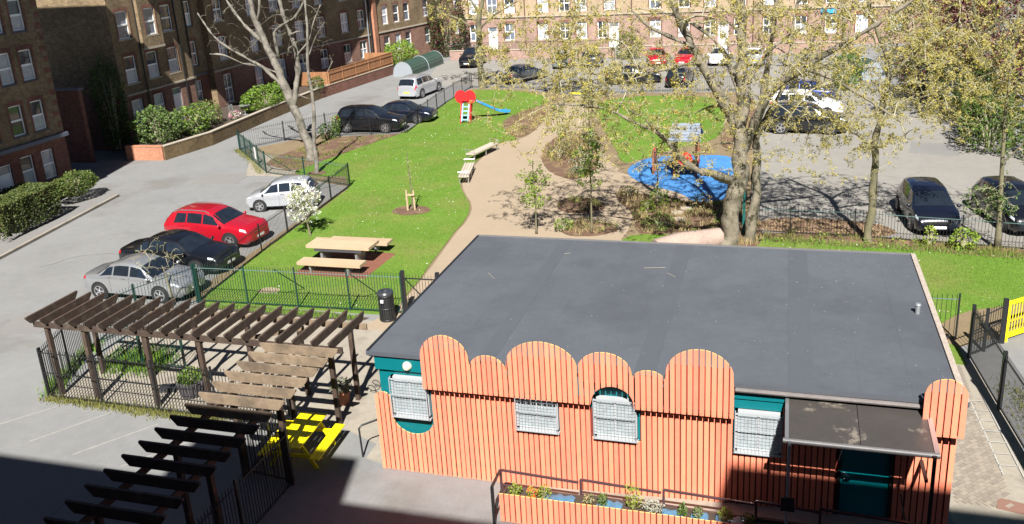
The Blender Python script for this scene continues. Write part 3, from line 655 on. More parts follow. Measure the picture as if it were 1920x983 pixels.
# short run, rafters across X
for x in (-12.35,-11.12): timber((x,10.2,2.33),(x,18.70,2.33),.055,.17,'beam',wood_old)
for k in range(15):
    y=18.18-k*.527; rafter((-11.7,y),'x',2.25,wood_pale if k<7 else wood_old)  # sunlit rafters get paler timber, shadowed ones darker: light put into colour
def post(x,y,h=2.26): 
    o=MB().box(x-.06,y-.06,0,x+.06,y+.06,h).build('post',wood_old,perg); return o
for x in (-20.38,-19.07,-16.97,-15.2,-13.6): post(x,18.80)
for x in (-20.1,-18.3,-16.4,-14.6,-12.9,-11.3): post(x,20.22)
for (x,y) in ((-11.18,18.82),(-12.4,18.6),(-11.16,16.2),(-12.42,16.2),(-11.16,13.4),(-12.42,14.0),(-11.16,11.0),(-12.42,11.6)): post(x,y)
MB().beam((-14.0,19.0,2.24),(-12.6,20.0,2.24),.05,.12).build('brace',wood_pale,perg)
# ================================================================== RAILINGS
_barcache={}
def barmesh(h,r,m,n=6):
    k=(round(h,2),r,m.name)
    if k not in _barcache:
        b=MB(); b.tube([(0,0,0),(0,0,h-.03),(0,0,h)],[r,r,r*.4],n); _barcache[k]=b.mesh('bar',m)
    return _barcache[k]
def fence(name,label,pts,h=1.3,sp=.11,post_sp=2.0,m=blackm,top=None,single=True,barr=.008,pw=.05,rails=(.1,-.12),posts=True,proud=.06):
    t=thing(name,label,'fence',(pts[0][0],pts[0][1],0),'railings around the garden')
    bars=0; jb=MB(); bm_=barmesh(h,barr,m)
    for i in range(len(pts)-1):
        a,b=Vector((*pts[i],0)),Vector((*pts[i+1],0)); d=b-a; l=d.length; d.normalize()
        for k,rz in enumerate(rails):
            z=rz if rz>0 else h+rz
            MB().beam(a+Vector((0,0,z)),b+Vector((0,0,z)),.035 if k else .03,.014 if k else .03).build('rail',(top if (top and k) else m),t)
        n=max(1,round(l/post_sp))
        for j in range(n+(1 if i==len(pts)-2 else 0)):
            p=a.lerp(b,j/n); MB().box(p.x-pw/2,p.y-pw/2,0,p.x+pw/2,p.y+pw/2,h+proud).build('post',m,t) if posts else None
        nb=int(l/sp)
        for j in range(nb):
            p=a.lerp(b,(j+.5)/nb); bars+=1
            if single and bars<=290: inst('bar',bm_,t,(p.x,p.y,.04))
            else: jb.tube([(p.x,p.y,.04),(p.x,p.y,h)],[barr,barr],4,caps=False)
    if jb.v: stuff(jb.build('bars',m,t))
    return t
F1=fence('railing_fence','dark green railings between the pergola and the picnic lawn',[(-20.45,25.75),(-12.35,26.0)],1.5,.105,2.3,greenm,teal_rail,True,.0105)
for x in (-17.2,-14.2): # back stays
    MB().beam((x,25.86,1.45),(x+.12,27.5,.05),.03,.03).build('stay',greenm,F1)
gt=thing('garden_gate','black railed gate between the bin and the hut roof','gate',(-12.3,26.0,0))
for x in (-12.28,-11.0): MB().box(x-.06,25.95,0,x+.06,26.07,1.62).build('gate_post',blackm,gt)
for z in (.12,1.35): MB().beam((-12.2,26.01,z),(-11.08,26.01,z),.035,.035).build('rail',blackm,gt)
MB().beam((-12.2,26.01,1.33),(-11.1,26.01,.14),.03,.03).build('brace',blackm,gt)
for k in range(10): inst('bar',barmesh(1.45,.008,blackm),gt,(-12.13+k*.113,26.01,.05))
F2=fence('railing_fence','black railings between the parked cars and the lawn',[(-20.5,25.9),(-21.05,31),(-21.45,36),(-21.85,40.95)],1.25,.11,2.4,blackm)
F3=fence('railing_fence','railings behind the small silver hatchback, meeting a corner post',[(-21.85,41.0),(-25.2,42.2),(-28.2,43.1)],1.25,.11,3.2,greenm,teal_rail)
F3b=fence('railing_fence','dark green railings at the roadside corner carrying a white notice',[(-28.2,43.15),(-33.3,48.3)],1.25,.13,1.8,greenm,None,True)
o=MB(); o.box(-.15,-.012,.35,.15,.012,1.05); nb=o.build('notice',mat('notice_white',(.6,.6,.6),.5),F3b); nb.location=(-29.9,44.82,.05); nb.rotation_euler=(0,0,R(-45))
MB().beam((-28.2,43.1,1.2),(-26.9,43.7,.05),.035,.035).build('stay',greenm,F3b); MB().beam((-21.9,41.0,1.2),(-23.4,40.3,.05),.03,.03).build('stay',greenm,F3)
F3c=fence('railing_fence','railings along the road behind the pale bare tree',[(-33.3,48.4),(-29.9,53.6),(-28.6,56.0)],1.3,.14,2.9,blackm,None,False)
F3d=fence('railing_fence','black railings in front of the two black parked cars',[(-28.5,52.5),(-24.0,53.5)],1.1,.13,2.2,blackm,None,False)
F3e=fence('railing_fence','black railings along the lawn beside the slide',[(-23.9,53.6),(-24.5,59),(-24.95,63.6),(-25.2,70.3)],1.2,.13,2.3,blackm,None,False)
F4=fence('railing_fence','black railings at the far edge of the garden left of the path',[(-25.1,70.4),(-20.6,70),(-15.9,67.2)],1.2,.13,2.4,blackm,None,False)
F4b=fence('railing_fence','black railings at the far edge of the garden right of the path',[(-13.6,66.8),(-10.4,68),(-5.4,68.4),(-2.4,68.3)],1.2,.13,2.4,blackm,None,False)
F5=fence('railing_fence','black railings between the right lawn and the parking court',[(-2.0,36.1),(2.9,35.95),(6.7,35.5),(11,34.9)],1.16,.115,2.9,blackm,teal_rail)
F6=fence('railing_fence','tall black fence along the passage right of the hut',[(5.38,25.8),(5.6,22.9),(5.82,20.3),(6.05,17.2)],1.6,.075,2.7,blackm,None,True,.007,.09)
F7=fence('railing_fence','short black railings joining the hut to the passage fence',[(3.85,26.85),(5.2,26.95)],1.45,.13,1.4,blackm,teal_rail)
F8=fence('railing_fence','low black railings running up to the yellow gate',[(5.38,25.85),(5.85,26.3),(6.5,27.05)],1.3,.12,.7,blackm,None,True,.009,.08,(.1,.7,-.12))
F9=fence('railing_fence','black railings along the front of the pergola',[(-20.65,18.55),(-12.75,18.42)],1.58,.105,1.9,blackm,None,True,.011,.05,(.1,.85,-.08))
F9b=fence('railing_fence','black railings along the short arm of the pergola',[(-11.05,16.1),(-11.05,9.8)],1.5,.105,2.2,blackm,None,True,.011)
F9c=fence('railing_fence','black railings beside the yellow table under the pergola',[(-12.4,18.4),(-12.4,16.3),(-11.2,16.15)],1.5,.105,1.3,blackm,None,True,.011)
F10=fence('railing_fence','railings from the lawn corner to the left end of the pergola',[(-20.5,25.7),(-21.4,23.6),(-21.85,21.7)],1.5,.11,2.2,greenm)
F10b=fence('railing_fence','black railings closing the left end of the pergola',[(-21.85,21.6),(-20.7,18.65)],1.55,.11,1.7,blackm,None,True,.011)
F11=fence('railing_fence','green railings with a ring ornament behind the pergola',[(-20.6,20.75),(-17.6,20.95)],1.5,.105,1.5,greenm,None,True,.011)
tr=MB(); ring=[(-19.7+.13*math.cos(a),20.78,1.2+.13*math.sin(a)) for a in np.linspace(0,6.283,17)]; tr.tube(ring,.012,5); tr.build('ring',blackm,F11)
MB().beam((-20.55,20.78,1.45),(-19.83,20.78,1.25),.02,.02).build('stay',blackm,F11); MB().beam((-19.57,20.78,1.15),(-18.9,20.8,.85),.02,.02).build('stay',blackm,F11)
# yellow gate
yg=thing('yellow_gate','bright yellow framed gate on the right edge','gate',(6.55,27.1,0))
ya,yb_=Vector((6.55,27.1,0)),Vector((8.2,28.55,0)); yd=(yb_-ya).normalized()
for z,hh in ((.17,.14),(1.22,.09)): MB().beam(ya+Vector((0,0,z)),yb_+Vector((0,0,z)),.06,hh).build('frame_rail',yellow,yg)
MB().box(6.49,27.04,0,6.61,27.16,1.3).build('gate_post',yellow,yg); MB().box(8.15,28.5,0,8.27,28.62,1.3).build('gate_post',yellow,yg)
for k in range(1,18):
    p=ya.lerp(yb_,k/18); inst('bar',barmesh(1.05,.011,yellow),yg,(p.x,p.y,.2))
MB().beam(ya+Vector((0,0,.62)),yb_+Vector((0,0,.62)),.02,.04).build('mid_rail',mat('yellow_dark',(.5,.33,.01),.5),yg)
tag(MB().box(6.38,26.9,0,6.50,27.02,1.42).build('gate_slam_post',blackm),'stout black post beside the yellow gate','post')
yg2=thing('yellow_gate','black gate with a yellow bottom rail at the far path end','gate',(-14.6,66.6,0))
for z in (.2,1.1): MB().beam((-15.8,66.75,z),(-14.3,66.55,z),.06,.12).build('frame_rail',yellow if z<1 else blackm,yg2)
for k in range(12): inst('bar',barmesh(1.0,.012,blackm),yg2,(-15.75+k*.125,66.74-k*.0165,.15))
o=MB(); o.cyl(-14.0,65.6,0,1.3,.32,.28,14); o.cyl(-14.0,65.6,1.3,1.36,.34,.30,14); tag(o.build('litter_bin',blackm,auto=40),'black bin at the far end of the buff path','bin')
tag(MB().box(-1.42,35.55,0,-1.32,35.65,3.1).build('green_post',mat('teal_green_post',(.01,.09,.08),.4)),'tall teal green post beside the big trunk','post')
# ================================================================== FURNITURE
# litter bin by the gate
lb=thing('litter_bin','black slatted litter bin beside the garden gate','bin',(-12.72,25.45,0))
b=MB(); b.lathe([(.20,.02),(.23,.06),(.23,.95)],20); b.add([(-.0,0,0)],[]); o=b.build('liner',mat('bin_liner',(.02,.021,.024),.5),lb); o.matrix_parent_inverse=Matrix(); 
sm=MB(); sm.box(-.022,-.008,.05,.022,.008,.97); smm=sm.mesh('slat',blackm)
for k in range(20):
    a=k*2*math.pi/20; inst('slat',smm,lb,(.262*math.cos(a),.262*math.sin(a),0),(0,0,a+math.pi/2),local=True)
for z in (.08,.5,.95): 
    b=MB(); b.lathe([(.275,z-.02),(.285,z),(.275,z+.02),(.255,z)],24); b.build('hoop',blackm,lb,auto=40,local=True)
b=MB(); b.lathe([(.285,.97),(.29,1.03),(.25,1.08),(.14,1.1),(.13,1.04),(0,1.03)],24); b.build('lid',mat('bin_lid',(.03,.034,.04),.3,var=((9,.2),)),lb,auto=40,local=True)
b=MB(); b.box(-.05,-.33,.76,.05,-.28,.86); b.build('badge',mat('badge_white',(.55,.57,.6),.5),lb,local=True)
# oak picnic set
pt=thing('picnic_table','chunky pale oak picnic table on the lawn','table',(-16.9,30.6,0))
for k in range(5):
    y=30.08+k*.2; MB().box(-18.35,y,.68,-15.55,y+.192,.80).build('plank',oak,pt)
MB().box(-18.0,30.1,.55,-15.9,31.05,.675).build('under_frame',mat('grey_steel_box',(.05,.05,.055),.5),pt)
for x in (-17.75,-16.2): MB().box(x-.05,30.2,.03,x+.05,30.95,.56).build('leg',galv,pt)
def oak_bench(y,label):
    t=thing('picnic_bench',label,'bench',(-16.8,y,0))
    for k in range(3): MB().box(-18.2,y-.3+k*.2,.36,-15.45,y-.108+k*.2,.48).build('plank',oak,t)
    for x in (-17.7,-16.05): MB().box(x-.04,y-.2,.03,x+.04,y+.2,.36).build('leg',galv,t)
oak_bench(29.3,'oak bench on the near side of the picnic table'); oak_bench(31.85,'oak bench half hidden behind the picnic table')
# yellow A-frame picnic table
yt=thing('yellow_picnic_table','bright yellow picnic table under the pergola','table',(-11.4,17.4,0))
yt.location=(-11.45,17.35,0); yt.rotation_euler=(0,0,R(4))
for k in range(5): MB().box(-.36+k*.147,-.82,.70,-.36+k*.147+.135,.82,.735).build('plank',yellow,yt,local=True)
for s_ in (-1,1):
    for k in range(2): MB().box(s_*.70-.13+k*.137,-.82,.42,s_*.70-.13+k*.137+.125,.82,.455).build('seat_plank',yellow,yt,local=True)
    MB().box(-.80,s_*.6-.025,.34,.80,s_*.6+.025,.42).build('seat_bearer',yellow,yt,local=True)
    for q in (-1,1): MB().beam((q*.22,s_*.55,.70),(q*.62,s_*.55,.0),.05,.09).build('leg',yellow,yt,local=True)
# garden benches
def path_bench(label,a,b):
    a,b=Vector((*a,0)),Vector((*b,0)); d=(b-a); l=d.length; rz=math.atan2(d.y,d.x)
    t=thing('path_bench',label,'bench',a,rz=rz)
    for k in range(4): MB().box(0,-.28+k*.14,.40,l,-.155+k*.14,.47).build('slat',mat('grey_bench_timber',(.36,.31,.25),.8,var=((4,.2),(20,.2)),rnd=.1),t,local=True)
    for x in (.12,l/2,l-.12):
        q=MB(); q.box(x-.03,-.26,0,x+.03,-.2,.40); q.box(x-.03,.2,0,x+.03,.26,.40); q.box(x-.03,-.26,.34,x+.03,.26,.40); q.build('leg',alu,t,local=True)
    for x in (.06,l-.06):
        q=MB(); q.tube([(x,-.27,.4),(x,-.27,.68),(x,.27,.68),(x,.27,.4)],.022,6); q.build('arm',alu,t,local=True)
path_bench('long slatted bench on the left edge of the buff path',(-17.0,46.5),(-16.4,49.3)); path_bench('shorter bench end on to the camera, nearest on the path',(-15.75,41.9),(-16.35,44.6))
# planters under the pergola
bt=thing('barrel_planter','dark half barrel of leafy herbs behind the pergola fence','planter',(-16.35,19.55,0))
b=MB(); b.lathe([(.0,.02),(.28,.02),(.36,.48),(.33,.48),(.32,.42),(0,.42)],20); b.build('barrel',barrel,bt,auto=30,local=True)
for k in range(20):
    a=k*2*math.pi/20; q=MB(); q.beam((.29*math.cos(a),.29*math.sin(a),.03),(.368*math.cos(a),.368*math.sin(a),.49),.095,.02); q.build('stave',barrel,bt,local=True)
for z,r_ in ((.12,.318),(.38,.362)): q=MB(); q.lathe([(r_,z-.02),(r_+.008,z),(r_,z+.02)],24); q.build('hoop',blackm,bt,local=True)
plant('herb_clump','leafy green herbs growing in the dark half barrel','plant',(-16.35,19.55,.62),(.38,.38,.26),700,.07,[leaf_m,leaf_b],71)
tp=thing('terracotta_pot','terracotta pot beside the right pergola posts','pot',(-11.65,19.95,0))
b=MB(); b.lathe([(0,0),(.17,0),(.23,.36),(.26,.36),(.26,.42),(.22,.42),(.21,.36),(0,.36)],20); b.build('pot',terracotta,tp,auto=30,local=True)
plant('pot_plant','spiky pale green plant in the terracotta pot','plant',(-11.65,19.95,.55),(.33,.33,.2),420,.1,[leaf_ivy,silver_leaf],72,aspect=.25)
o=MB(); o.tube([(-10.95+.16*math.cos(a),20.35+.05*a,.25+.12*math.sin(a)) for a in np.linspace(0,11,40)],.012,5); tag(o.build('hose_coil',blackp),'coil of black hose behind the corner pergola post','hose')
o=MB(); o.box(-.3,-.22,0,.3,.22,.05); o.box(-.25,-.18,.05,.25,.18,.09); q=o.build('folded_cover',mat('dark_plastic_sheet',(.03,.032,.036),.5,var=((8,.3),))); q.location=(-17.3,19.7,.012); q.rotation_euler=(0,0,.3); tag(q,'dark plastic cover lying on the paving under the pergola','cover')
# slide
sd=thing('play_slide','red slide with round ear panels and blue chute on the lawn','slide',(-20.85,57.0,0))
for s_ in (-1,1):
    x0=-20.85+s_*.33
    b=MB(); T=Matrix.Translation((x0,57.1,0))@Matrix.Rotation(R(90),4,'Z')@Matrix.Rotation(R(90),4,'X')
    b.prism([(-.55,.0),(-.2,0),(.35,1.35),(.35,1.9),(-.05,1.9),(-.1,1.35)],-.03,.03,0,T); b.build('side_panel',red_plastic,sd)
    cx=-20.85+s_*.34; b=MB(); ring=[(.42*math.cos(a),.46*math.sin(a)) for a in np.linspace(0,6.283,29)[:-1]]
    T=Matrix.Translation((cx,57.0-.02*s_,1.78))@Matrix.Rotation(R(90),4,'X'); b.prism(ring,-.03,.03,0,T); e_=b.build('ear_panel',red_plastic,sd)
MB().box(-21.12,56.88,1.5,-20.58,56.93,2.0).build('front_panel',red_plastic,sd)
for k in range(5): MB().box(-21.15,56.62+k*.12,.22+k*.28,-20.55,56.80+k*.12,.27+k*.28).build('step',mat('pale_blue_step',(.25,.48,.62),.5),sd)
for s_ in (-1,1): MB().beam((-20.85+s_*.22,56.55,.15),(-20.85+s_*.22,57.15,1.5),.07,.07).build('step_rail',mat('pale_blue_step',(.25,.48,.62),.5),sd)
MB().box(-21.2,57.15,1.32,-20.5,57.75,1.38).build('platform',red_plastic,sd)
ca,cb=Vector((-20.5,57.6,1.38)),Vector((-18.9,59.4,.22)); cdir=(cb-ca).normalized(); cs=Vector((cdir.y,-cdir.x,0)).normalized()
cp=[ca,ca.lerp(cb,.08),ca.lerp(cb,.75)-Vector((0,0,.10)),cb-Vector((0,0,.0)),cb+Vector((.25,.28,0))]
b=MB()
sec=[(-.25,.16),(-.25,0),(.25,0),(.25,.16),(.21,.16),(.21,.04),(-.21,.04),(-.21,.16)]
vs=[p+cs*u+Vector((0,0,z)) for p in cp for u,z in sec]; n=8
b.add(vs,[(i*n+j,i*n+(j+1)%n,(i+1)*n+(j+1)%n,(i+1)*n+j) for i in range(len(cp)-1) for j in range(n)]+[tuple(range(n)),tuple(range(len(vs)-n,len(vs)))[::-1]]); b.build('chute',blue_plastic,sd)
# play house
ph=thing('play_house','small play tower with grey pitched roof on the blue surface','play house',(-4.6,44.9,0))
for (x,y) in ((-5.2,44.3),(-4.1,44.3),(-5.2,45.4),(-4.1,45.4),(-6.3,44.6),(-6.3,45.3)): MB().box(x-.05,y-.05,0,x+.05,y+.05,1.95 if x>-6 else 1.3).build('post',orange_post,ph)
MB().box(-5.3,44.2,.55,-4.0,45.5,.62).build('deck',mat('dark_deck',(.03,.03,.03),.7),ph)
for s_ in (-1,1):
    q=MB(); q.add([(-5.45,44.85+s_*.85,1.92),(-3.85,44.85+s_*.85,1.92),(-3.95,44.85,2.62),(-5.35,44.85,2.62),(-5.45,44.85+s_*.85,1.98),(-3.85,44.85+s_*.85,1.98),(-3.95,44.85,2.68),(-5.35,44.85,2.68)],((0,1,2,3),(4,7,6,5),(0,4,5,1),(1,5,6,2),(2,6,7,3),(3,7,4,0))); q.build('roof_panel',grey_roof,ph)
    for k in range(6):
        f0=k/6; y0=44.85+s_*.85*(1-f0); z0=1.98+.7*f0; MB().beam((-5.43+.08*f0,y0,z0+.012),(-3.87-.08*f0,y0,z0+.012),.02,.016).build('roof_batten',grey_roof,ph)
for (x,y,rz) in ((-4.65,44.22,0),(-5.28,44.85,1.57),(-6.3,44.95,1.57),(-4.02,44.85,1.57)):
    ring=[(.38*math.cos(a),.38*math.sin(a)) for a in np.linspace(0,6.283,21)[:-1]]
    q=MB(); T=Matrix.Translation((x,y,.95))@Matrix.Rotation(rz,4,'Z')@Matrix.Rotation(R(90),4,'X'); q.prism(ring,-.02,.02,0,T); q.build('round_panel',red_plastic,ph)
q=MB(); q.tube([(-6.3,44.6,1.2),(-5.2,44.4,1.2)],.03,6); q.build('grab_bar',blackm,ph); q=MB(); q.tube([(-6.3,45.3,.5),(-5.3,45.2,.5)],.05,6); q.build('crossbar',blackm,ph)
# log / beam and stepping stones near the big trunk
q=MB(); n=10
pts=[(-4.6,33.0,.2),(-3.7,33.7,.26),(-2.6,34.2,.3),(-1.9,34.9,.26)]
q.tube(pts,[.42,.45,.42,.36],9); tag(q.build('fallen_log',mat('pinkish_boulder',(.27,.20,.165),.9,var=((2,.25),(12,.3)),bump=(14,.9)),auto=60),'pale fallen log lying by the big tree trunk','log')
for k,(x,y) in enumerate(((-4.15,37.3),(-4.35,38.2),(-4.0,38.9),(-4.6,36.5))):
    r_=random.Random(k); po=[(x+.3*math.cos(a)*r_.uniform(.8,1.2),y+.25*math.sin(a)*r_.uniform(.8,1.2)) for a in np.linspace(0,6.28,8)[:-1]]
    q=MB(); q.prism(po,.02,.10); tag(q.build('stepping_stone',stone),['flat pale stone, second nearest in the mulch bed','flat stone in the mulch bed, third from the log','farthest flat stone of the mulch bed','flat stone nearest the log in the mulch bed'][k],'stone','stepping stones')
# ================================================================== BRICK BLOCKS
rw = random.Random(21)
_wc={}
def win_mesh(w,h,style):
    k=(w,h,style)
    if k in _wc: return _wc[k]
    f=MB(); t=.075; d=.07
    f.box(-w/2,0,0,w/2,d,t); f.box(-w/2,0,h-t,w/2,d,h); f.box(-w/2,0,t,-w/2+t,d,h-t); f.box(w/2-t,0,t,w/2,d,h-t); f.box(-w/2+t,-.012,h*.5-.05,w/2-t,d,h*.5+.05)
    if style=='cross': f.box(-.03,-.008,t,.03,d,h*.5-.05); f.box(-.03,-.008,h*.5+.05,.03,d,h-t)
    if style=='double': f.box(-.06,-.01,t,.06,d,h*.5-.05); f.box(-.06,-.01,h*.5+.05,.06,d,h-t)
    p1,p2=MB(),MB(); p1.box(-w/2+t,.03,t,w/2-t,.045,h*.5-.05); p2.box(-w/2+t,.03,h*.5+.05,w/2-t,.045,h-t)
    s=MB(); s.box(-w/2-.09,-.12,-.09,w/2+.09,.08,-.003)
    l=MB(); n=7; vs=[]
    for y in (-.105-.006,.0):
        for i in range(n): u=-w/2-.1+(w+.2)*i/(n-1); vs.append((u,y,h+.02+.07*(1-((i-3)/3)**2)-.07))
        for i in range(n): u=-w/2-.14+(w+.28)*i/(n-1); vs.append((u,y,h+.27+.07*(1-((i-3)/3)**2)-.07))
    o=2*n
    fs=[(i,i+1,n+i+1,n+i) for i in range(n-1)]+[(n+i,n+i+1,o+n+i+1,o+n+i) for i in range(n-1)]+[(i+1,i,o+i,o+i+1) for i in range(n-1)]+[(0,n,o+n,o),(n-1,o+n-1,o+2*n-1,2*n-1)]
    l.add(vs,fs)
    for s_ in (-1,1): l.box(min(s_*(w/2+.003),s_*(w/2+.125)),-.117,-.003,max(s_*(w/2+.003),s_*(w/2+.125)),-.106,h-.05)
    sash=MB(); sash.box(-w*.22,0,0,w*.22,.04,h*.42)
    _wc[k]=(f.mesh('window',upvc),{g_.name:p1.mesh('pane',g_) for g_ in (glass_dark,glass_cur,glass_mid)},{g_.name:p2.mesh('pane',g_) for g_ in (glass_dark,glass_cur,glass_mid)},s.mesh('sill',stone),l.mesh('lintel',rb),s.mesh('sill',mat('dark_sill',(.035,.035,.045),.6)))
    return _wc[k]
def facade(bld,P,n,length,z0,z1,ops,split,mlow,mhigh,depth=.11,wallname='wall',doors=(),lint=True,darksill=False):
    """P start corner; n outward normal (2D); u runs along (-n.y,n.x); ops: (u centre, z bottom, w, h, style)"""
    n=Vector(n).normalized(); u=Vector((-n.y,n.x)); rz=math.atan2(u.y,u.x)
    rect=[(o[0]-o[2]/2,o[0]+o[2]/2,o[1],o[1]+o[3]) for o in ops]
    us=sorted({0,length}|{round(v,3) for r in rect for v in r[:2]}); zs=sorted({z0,split,z1}|{round(v,3) for r in rect for v in r[2:]})
    b=MB(); W=lambda a,z,d=0:(P[0]+u.x*a-n.x*d,P[1]+u.y*a-n.y*d,z)
    for i in range(len(us)-1):
        for j in range(len(zs)-1):
            cu,cz_=(us[i]+us[i+1])/2,(zs[j]+zs[j+1])/2
            if any(r[0]-1e-3<cu<r[1]+1e-3 and r[2]-1e-3<cz_<r[3]+1e-3 for r in rect): continue
            b.add([W(us[i],zs[j]),W(us[i+1],zs[j]),W(us[i+1],zs[j+1]),W(us[i],zs[j+1])],[(0,1,2,3)],0 if cz_<split else 1)
    for a0,a1,b0,b1 in rect:
        mi=0 if (b0+b1)/2<split else 1
        b.add([W(a0,b0),W(a1,b0),W(a1,b1),W(a0,b1),W(a0,b0,.2),W(a1,b0,.2),W(a1,b1,.2),W(a0,b1,.2)],[(0,1,5,4),(1,2,6,5),(2,3,7,6),(3,0,4,7),(4,5,6,7)],mi)
    b.build(wallname,[mlow,mhigh],bld)
    for (uc,zb,w_,h_,st) in ops:
        if st=='door' : 
            p=W(uc,zb,.09); q=MB(); q.box(-w_/2+.06,0,0,w_/2-.06,.05,h_-.5); 
            fr=MB(); fr.box(-w_/2,-.02,0,-w_/2+.06,.07,h_); fr.box(w_/2-.06,-.02,0,w_/2,.07,h_); fr.box(-w_/2+.06,-.02,h_-.06,w_/2-.06,.07,h_); fr.box(-w_/2+.06,-.02,h_-.5,w_/2-.06,.07,h_-.44)
            d=inst('door',fr.mesh('door',upvc),bld,p,(0,0,rz)); me=q.mesh('door_leaf',upvc); o=inst('door_leaf',me,d,local=True)
            pm=MB(); pm.box(-w_/2+.06,.02,h_-.44,w_/2-.06,.035,h_-.06); inst('fanlight',pm.mesh('fanlight',glass_mid),d,local=True); continue
        fm,pa,pb,sm_,lm_2,smd=win_mesh(round(w_,2),round(h_,2),st)
        p=W(uc,zb,depth); d=inst('window',fm,bld,p,(0,0,rz))
        gA=rw.choice(['window_glass_dark','window_glass_net_curtain','window_glass_blind','window_glass_net_curtain']); gB=gA if rw.random()<.6 else 'window_glass_dark'
        inst('pane',pa[gA],d,local=True); inst('pane',pb[gB],d,local=True)
        inst('sill',smd if darksill else sm_,d,local=True)
        if lint: inst('lintel',lm_2,d,local=True)
def course(bld,pts,z,n_off=.07,h=.12,m=stone):
    for a,b in zip(pts[:-1],pts[1:]): MB().beam((*a,z),(*b,z),.16,h).build('string_course',m,bld)
# ---- block A, near left, x = -37.4
A=thing('brick_block','shaded brown brick flats at the left edge with white sash windows','building',(-41,30,0))
opsA=[]
YA0=22.0
for y in (37.08,35.68,33.95,32.55,30.8,29.4,27.6,26.2):
    for zc in (2.0,4.64,7.28,9.8,12.3):
        if zc==2.0 and y in (33.95,): continue
        opsA.append((y-YA0,zc-.78,.86,1.56,'plain'))
opsA.append((34.15-YA0,.25,.95,2.4,'door'))
facade(A,(-37.4,YA0),(1,0),38.5-YA0,0,14.6,opsA,3.3,rb,yb,darksill=True)
MB().box(-47,YA0,0,-37.75,38.5,14.6).build('core',yb,A)
q=MB(); q.add([(-37.4,38.5,0),(-37.75,38.5,0),(-37.75,38.5,14.6),(-37.4,38.5,14.6)],[(0,1,2,3)]); q.build('wall',yb,A)
MB().box(-37.395,29.2,0,-35.7,32.0,19.5).build('added_bay',yb,A)  # unseen, added out of view to keep this facade in shade
MB().box(-47.2,YA0,14.6,-37.3,38.6,19.5).build('parapet',yb,A)
MB().box(-37.42,YA0,3.22,-37.22,38.62,3.42).build('string_course',lead,A)
for k in range(24):   # red brick quoins on the corner
    z=.3+k*.58; MB().box(-37.45,38.5-(.45 if k%2 else .3),z,-37.395,38.503,z+.29).build('quoin',rb,A)
# ---- block B along the road
B=thing('brick_block','long yellow brick flats beyond the road with red brick ground floor','building',(-43,62,0))
rows=((7.18,1.75),(4.30,1.75),(10.1,1.75))
def ops_at(us,z_first=(4.30,7.18,10.1),st='plain',w_=1.15,ground=True,gz=1.55,gh=1.65):
    o=[]
    for u in us:
        for z in z_first: o.append((u,z,w_,1.75,st))
        if ground: o.append((u,gz,w_,gh,st))
    return o
s1=ops_at((1.25,5.65))+ops_at((3.45,),(4.30,),ground=False)+[(3.45,1.6,1.1,1.6,'plain')]
s1=[o for o in s1 if not (o[0]==5.65 and o[1]==1.55)]+[(5.45,.9,1.0,2.35,'door')]
facade(B,(-41,47.7),(1,0),7.7,0,13.4,s1,3.6,pkb,yb)
facade(B,(-41.5,55.4),(1,0),2.35,0,13.4,ops_at((.85,),w_=1.1),3.6,rb,yb,darksill=True)
facade(B,(-41,57.75),(1,0),8.25,0,13.4,ops_at((1.6,6.0),st='cross',gz=1.0,gh=2.2),3.6,pkb,yb)
d2=(2.5/13.83,13.6/13.83); n2=(d2[1],-d2[0])
facade(B,(-41,66),n2,13.83,0,13.4,ops_at((1.0,3.9,6.8,10.25,12.8),st='cross'),3.6,pkb,yb)
d3=(1.7/8.08,7.9/8.08); n3=(d3[1],-d3[0])
facade(B,(-38.5,79.6),n3,12.0,0,13.4,ops_at((2.8,4.7,6.5,10.0),w_=1.0),3.6,pkb,yb)
e3=(-38.5+d3[0]*12,79.6+d3[1]*12)
q=MB(); q.prism([(-50,47.75),(-41.85,47.75),(-41.85,66),(-39.3,79.6),(e3[0]-.9,e3[1]),(-50,e3[1])],0,13.4); q.build('core',yb,B)
facade(B,(-50,47.7),(0,-1),9.0,0,13.4,[],3.6,pkb,yb)
for (x0,y0,x1,y1) in ((-41.5,55.4,-41,55.45),): MB().box(-41.5,55.35,0,-41.003,55.397,13.4).build('wall',yb,B)
q=MB(); q.add([(-41.5,57.75,0),(-41,57.75,0),(-41,57.75,13.4),(-41.5,57.75,13.4)],[(0,1,2,3)]); q.build('wall',yb,B)
course(B,[(-40.98,47.7),(-40.98,55.4)],3.6); course(B,[(-40.98,57.7),(-40.98,66),(-38.48,79.6),e3],3.6); course(B,[(-41.48,55.4),(-41.48,57.75)],3.6,m=lead)
MB().box(-50,47.6,13.4,-36.5,e3[1],13.6).build('roof',lead,B)
# corbelled bay with its own window, upper floors
for z in (7.18,10.1):
    pass
added_bay=MB()
facade(B,(-40.62,50.1),(1,0),2.1,6.42,13.4,[(1.05,7.18,1.1,1.75,'plain'),(1.05,10.1,1.1,1.75,'plain')],6.42,yb,yb,wallname='bay_wall')
MB().box(-40.999,50.1,6.42,-40.63,50.14,13.4).build('bay_wall',yb,B); MB().box(-40.999,52.16,6.42,-40.63,52.2,13.4).build('bay_wall',yb,B)
MB().box(-40.999,50.06,6.28,-40.6,52.24,6.42).build('bay_corbel',stone,B); 
for y,x in ((54.2,-40.93),(50.06,-40.9),(55.25,-40.93)): MB().tube([(x,y,.2),(x,y,13.2)],.05,7).build('downpipe',blackm,B,auto=40)
MB().tube([(-38.42,79.3,.2),(-38.42,79.3,13.2)],.07,7).build('downpipe',galv,B,auto=40); MB().tube([(-38.3,79.75,.2),(-38.3,79.75,13.2)],.09,7).build('downpipe',blackm,B,auto=40)
MB().box(-38.55,80.0,0,-38.05,80.75,13.4).build('brick_pier',rbl,B)
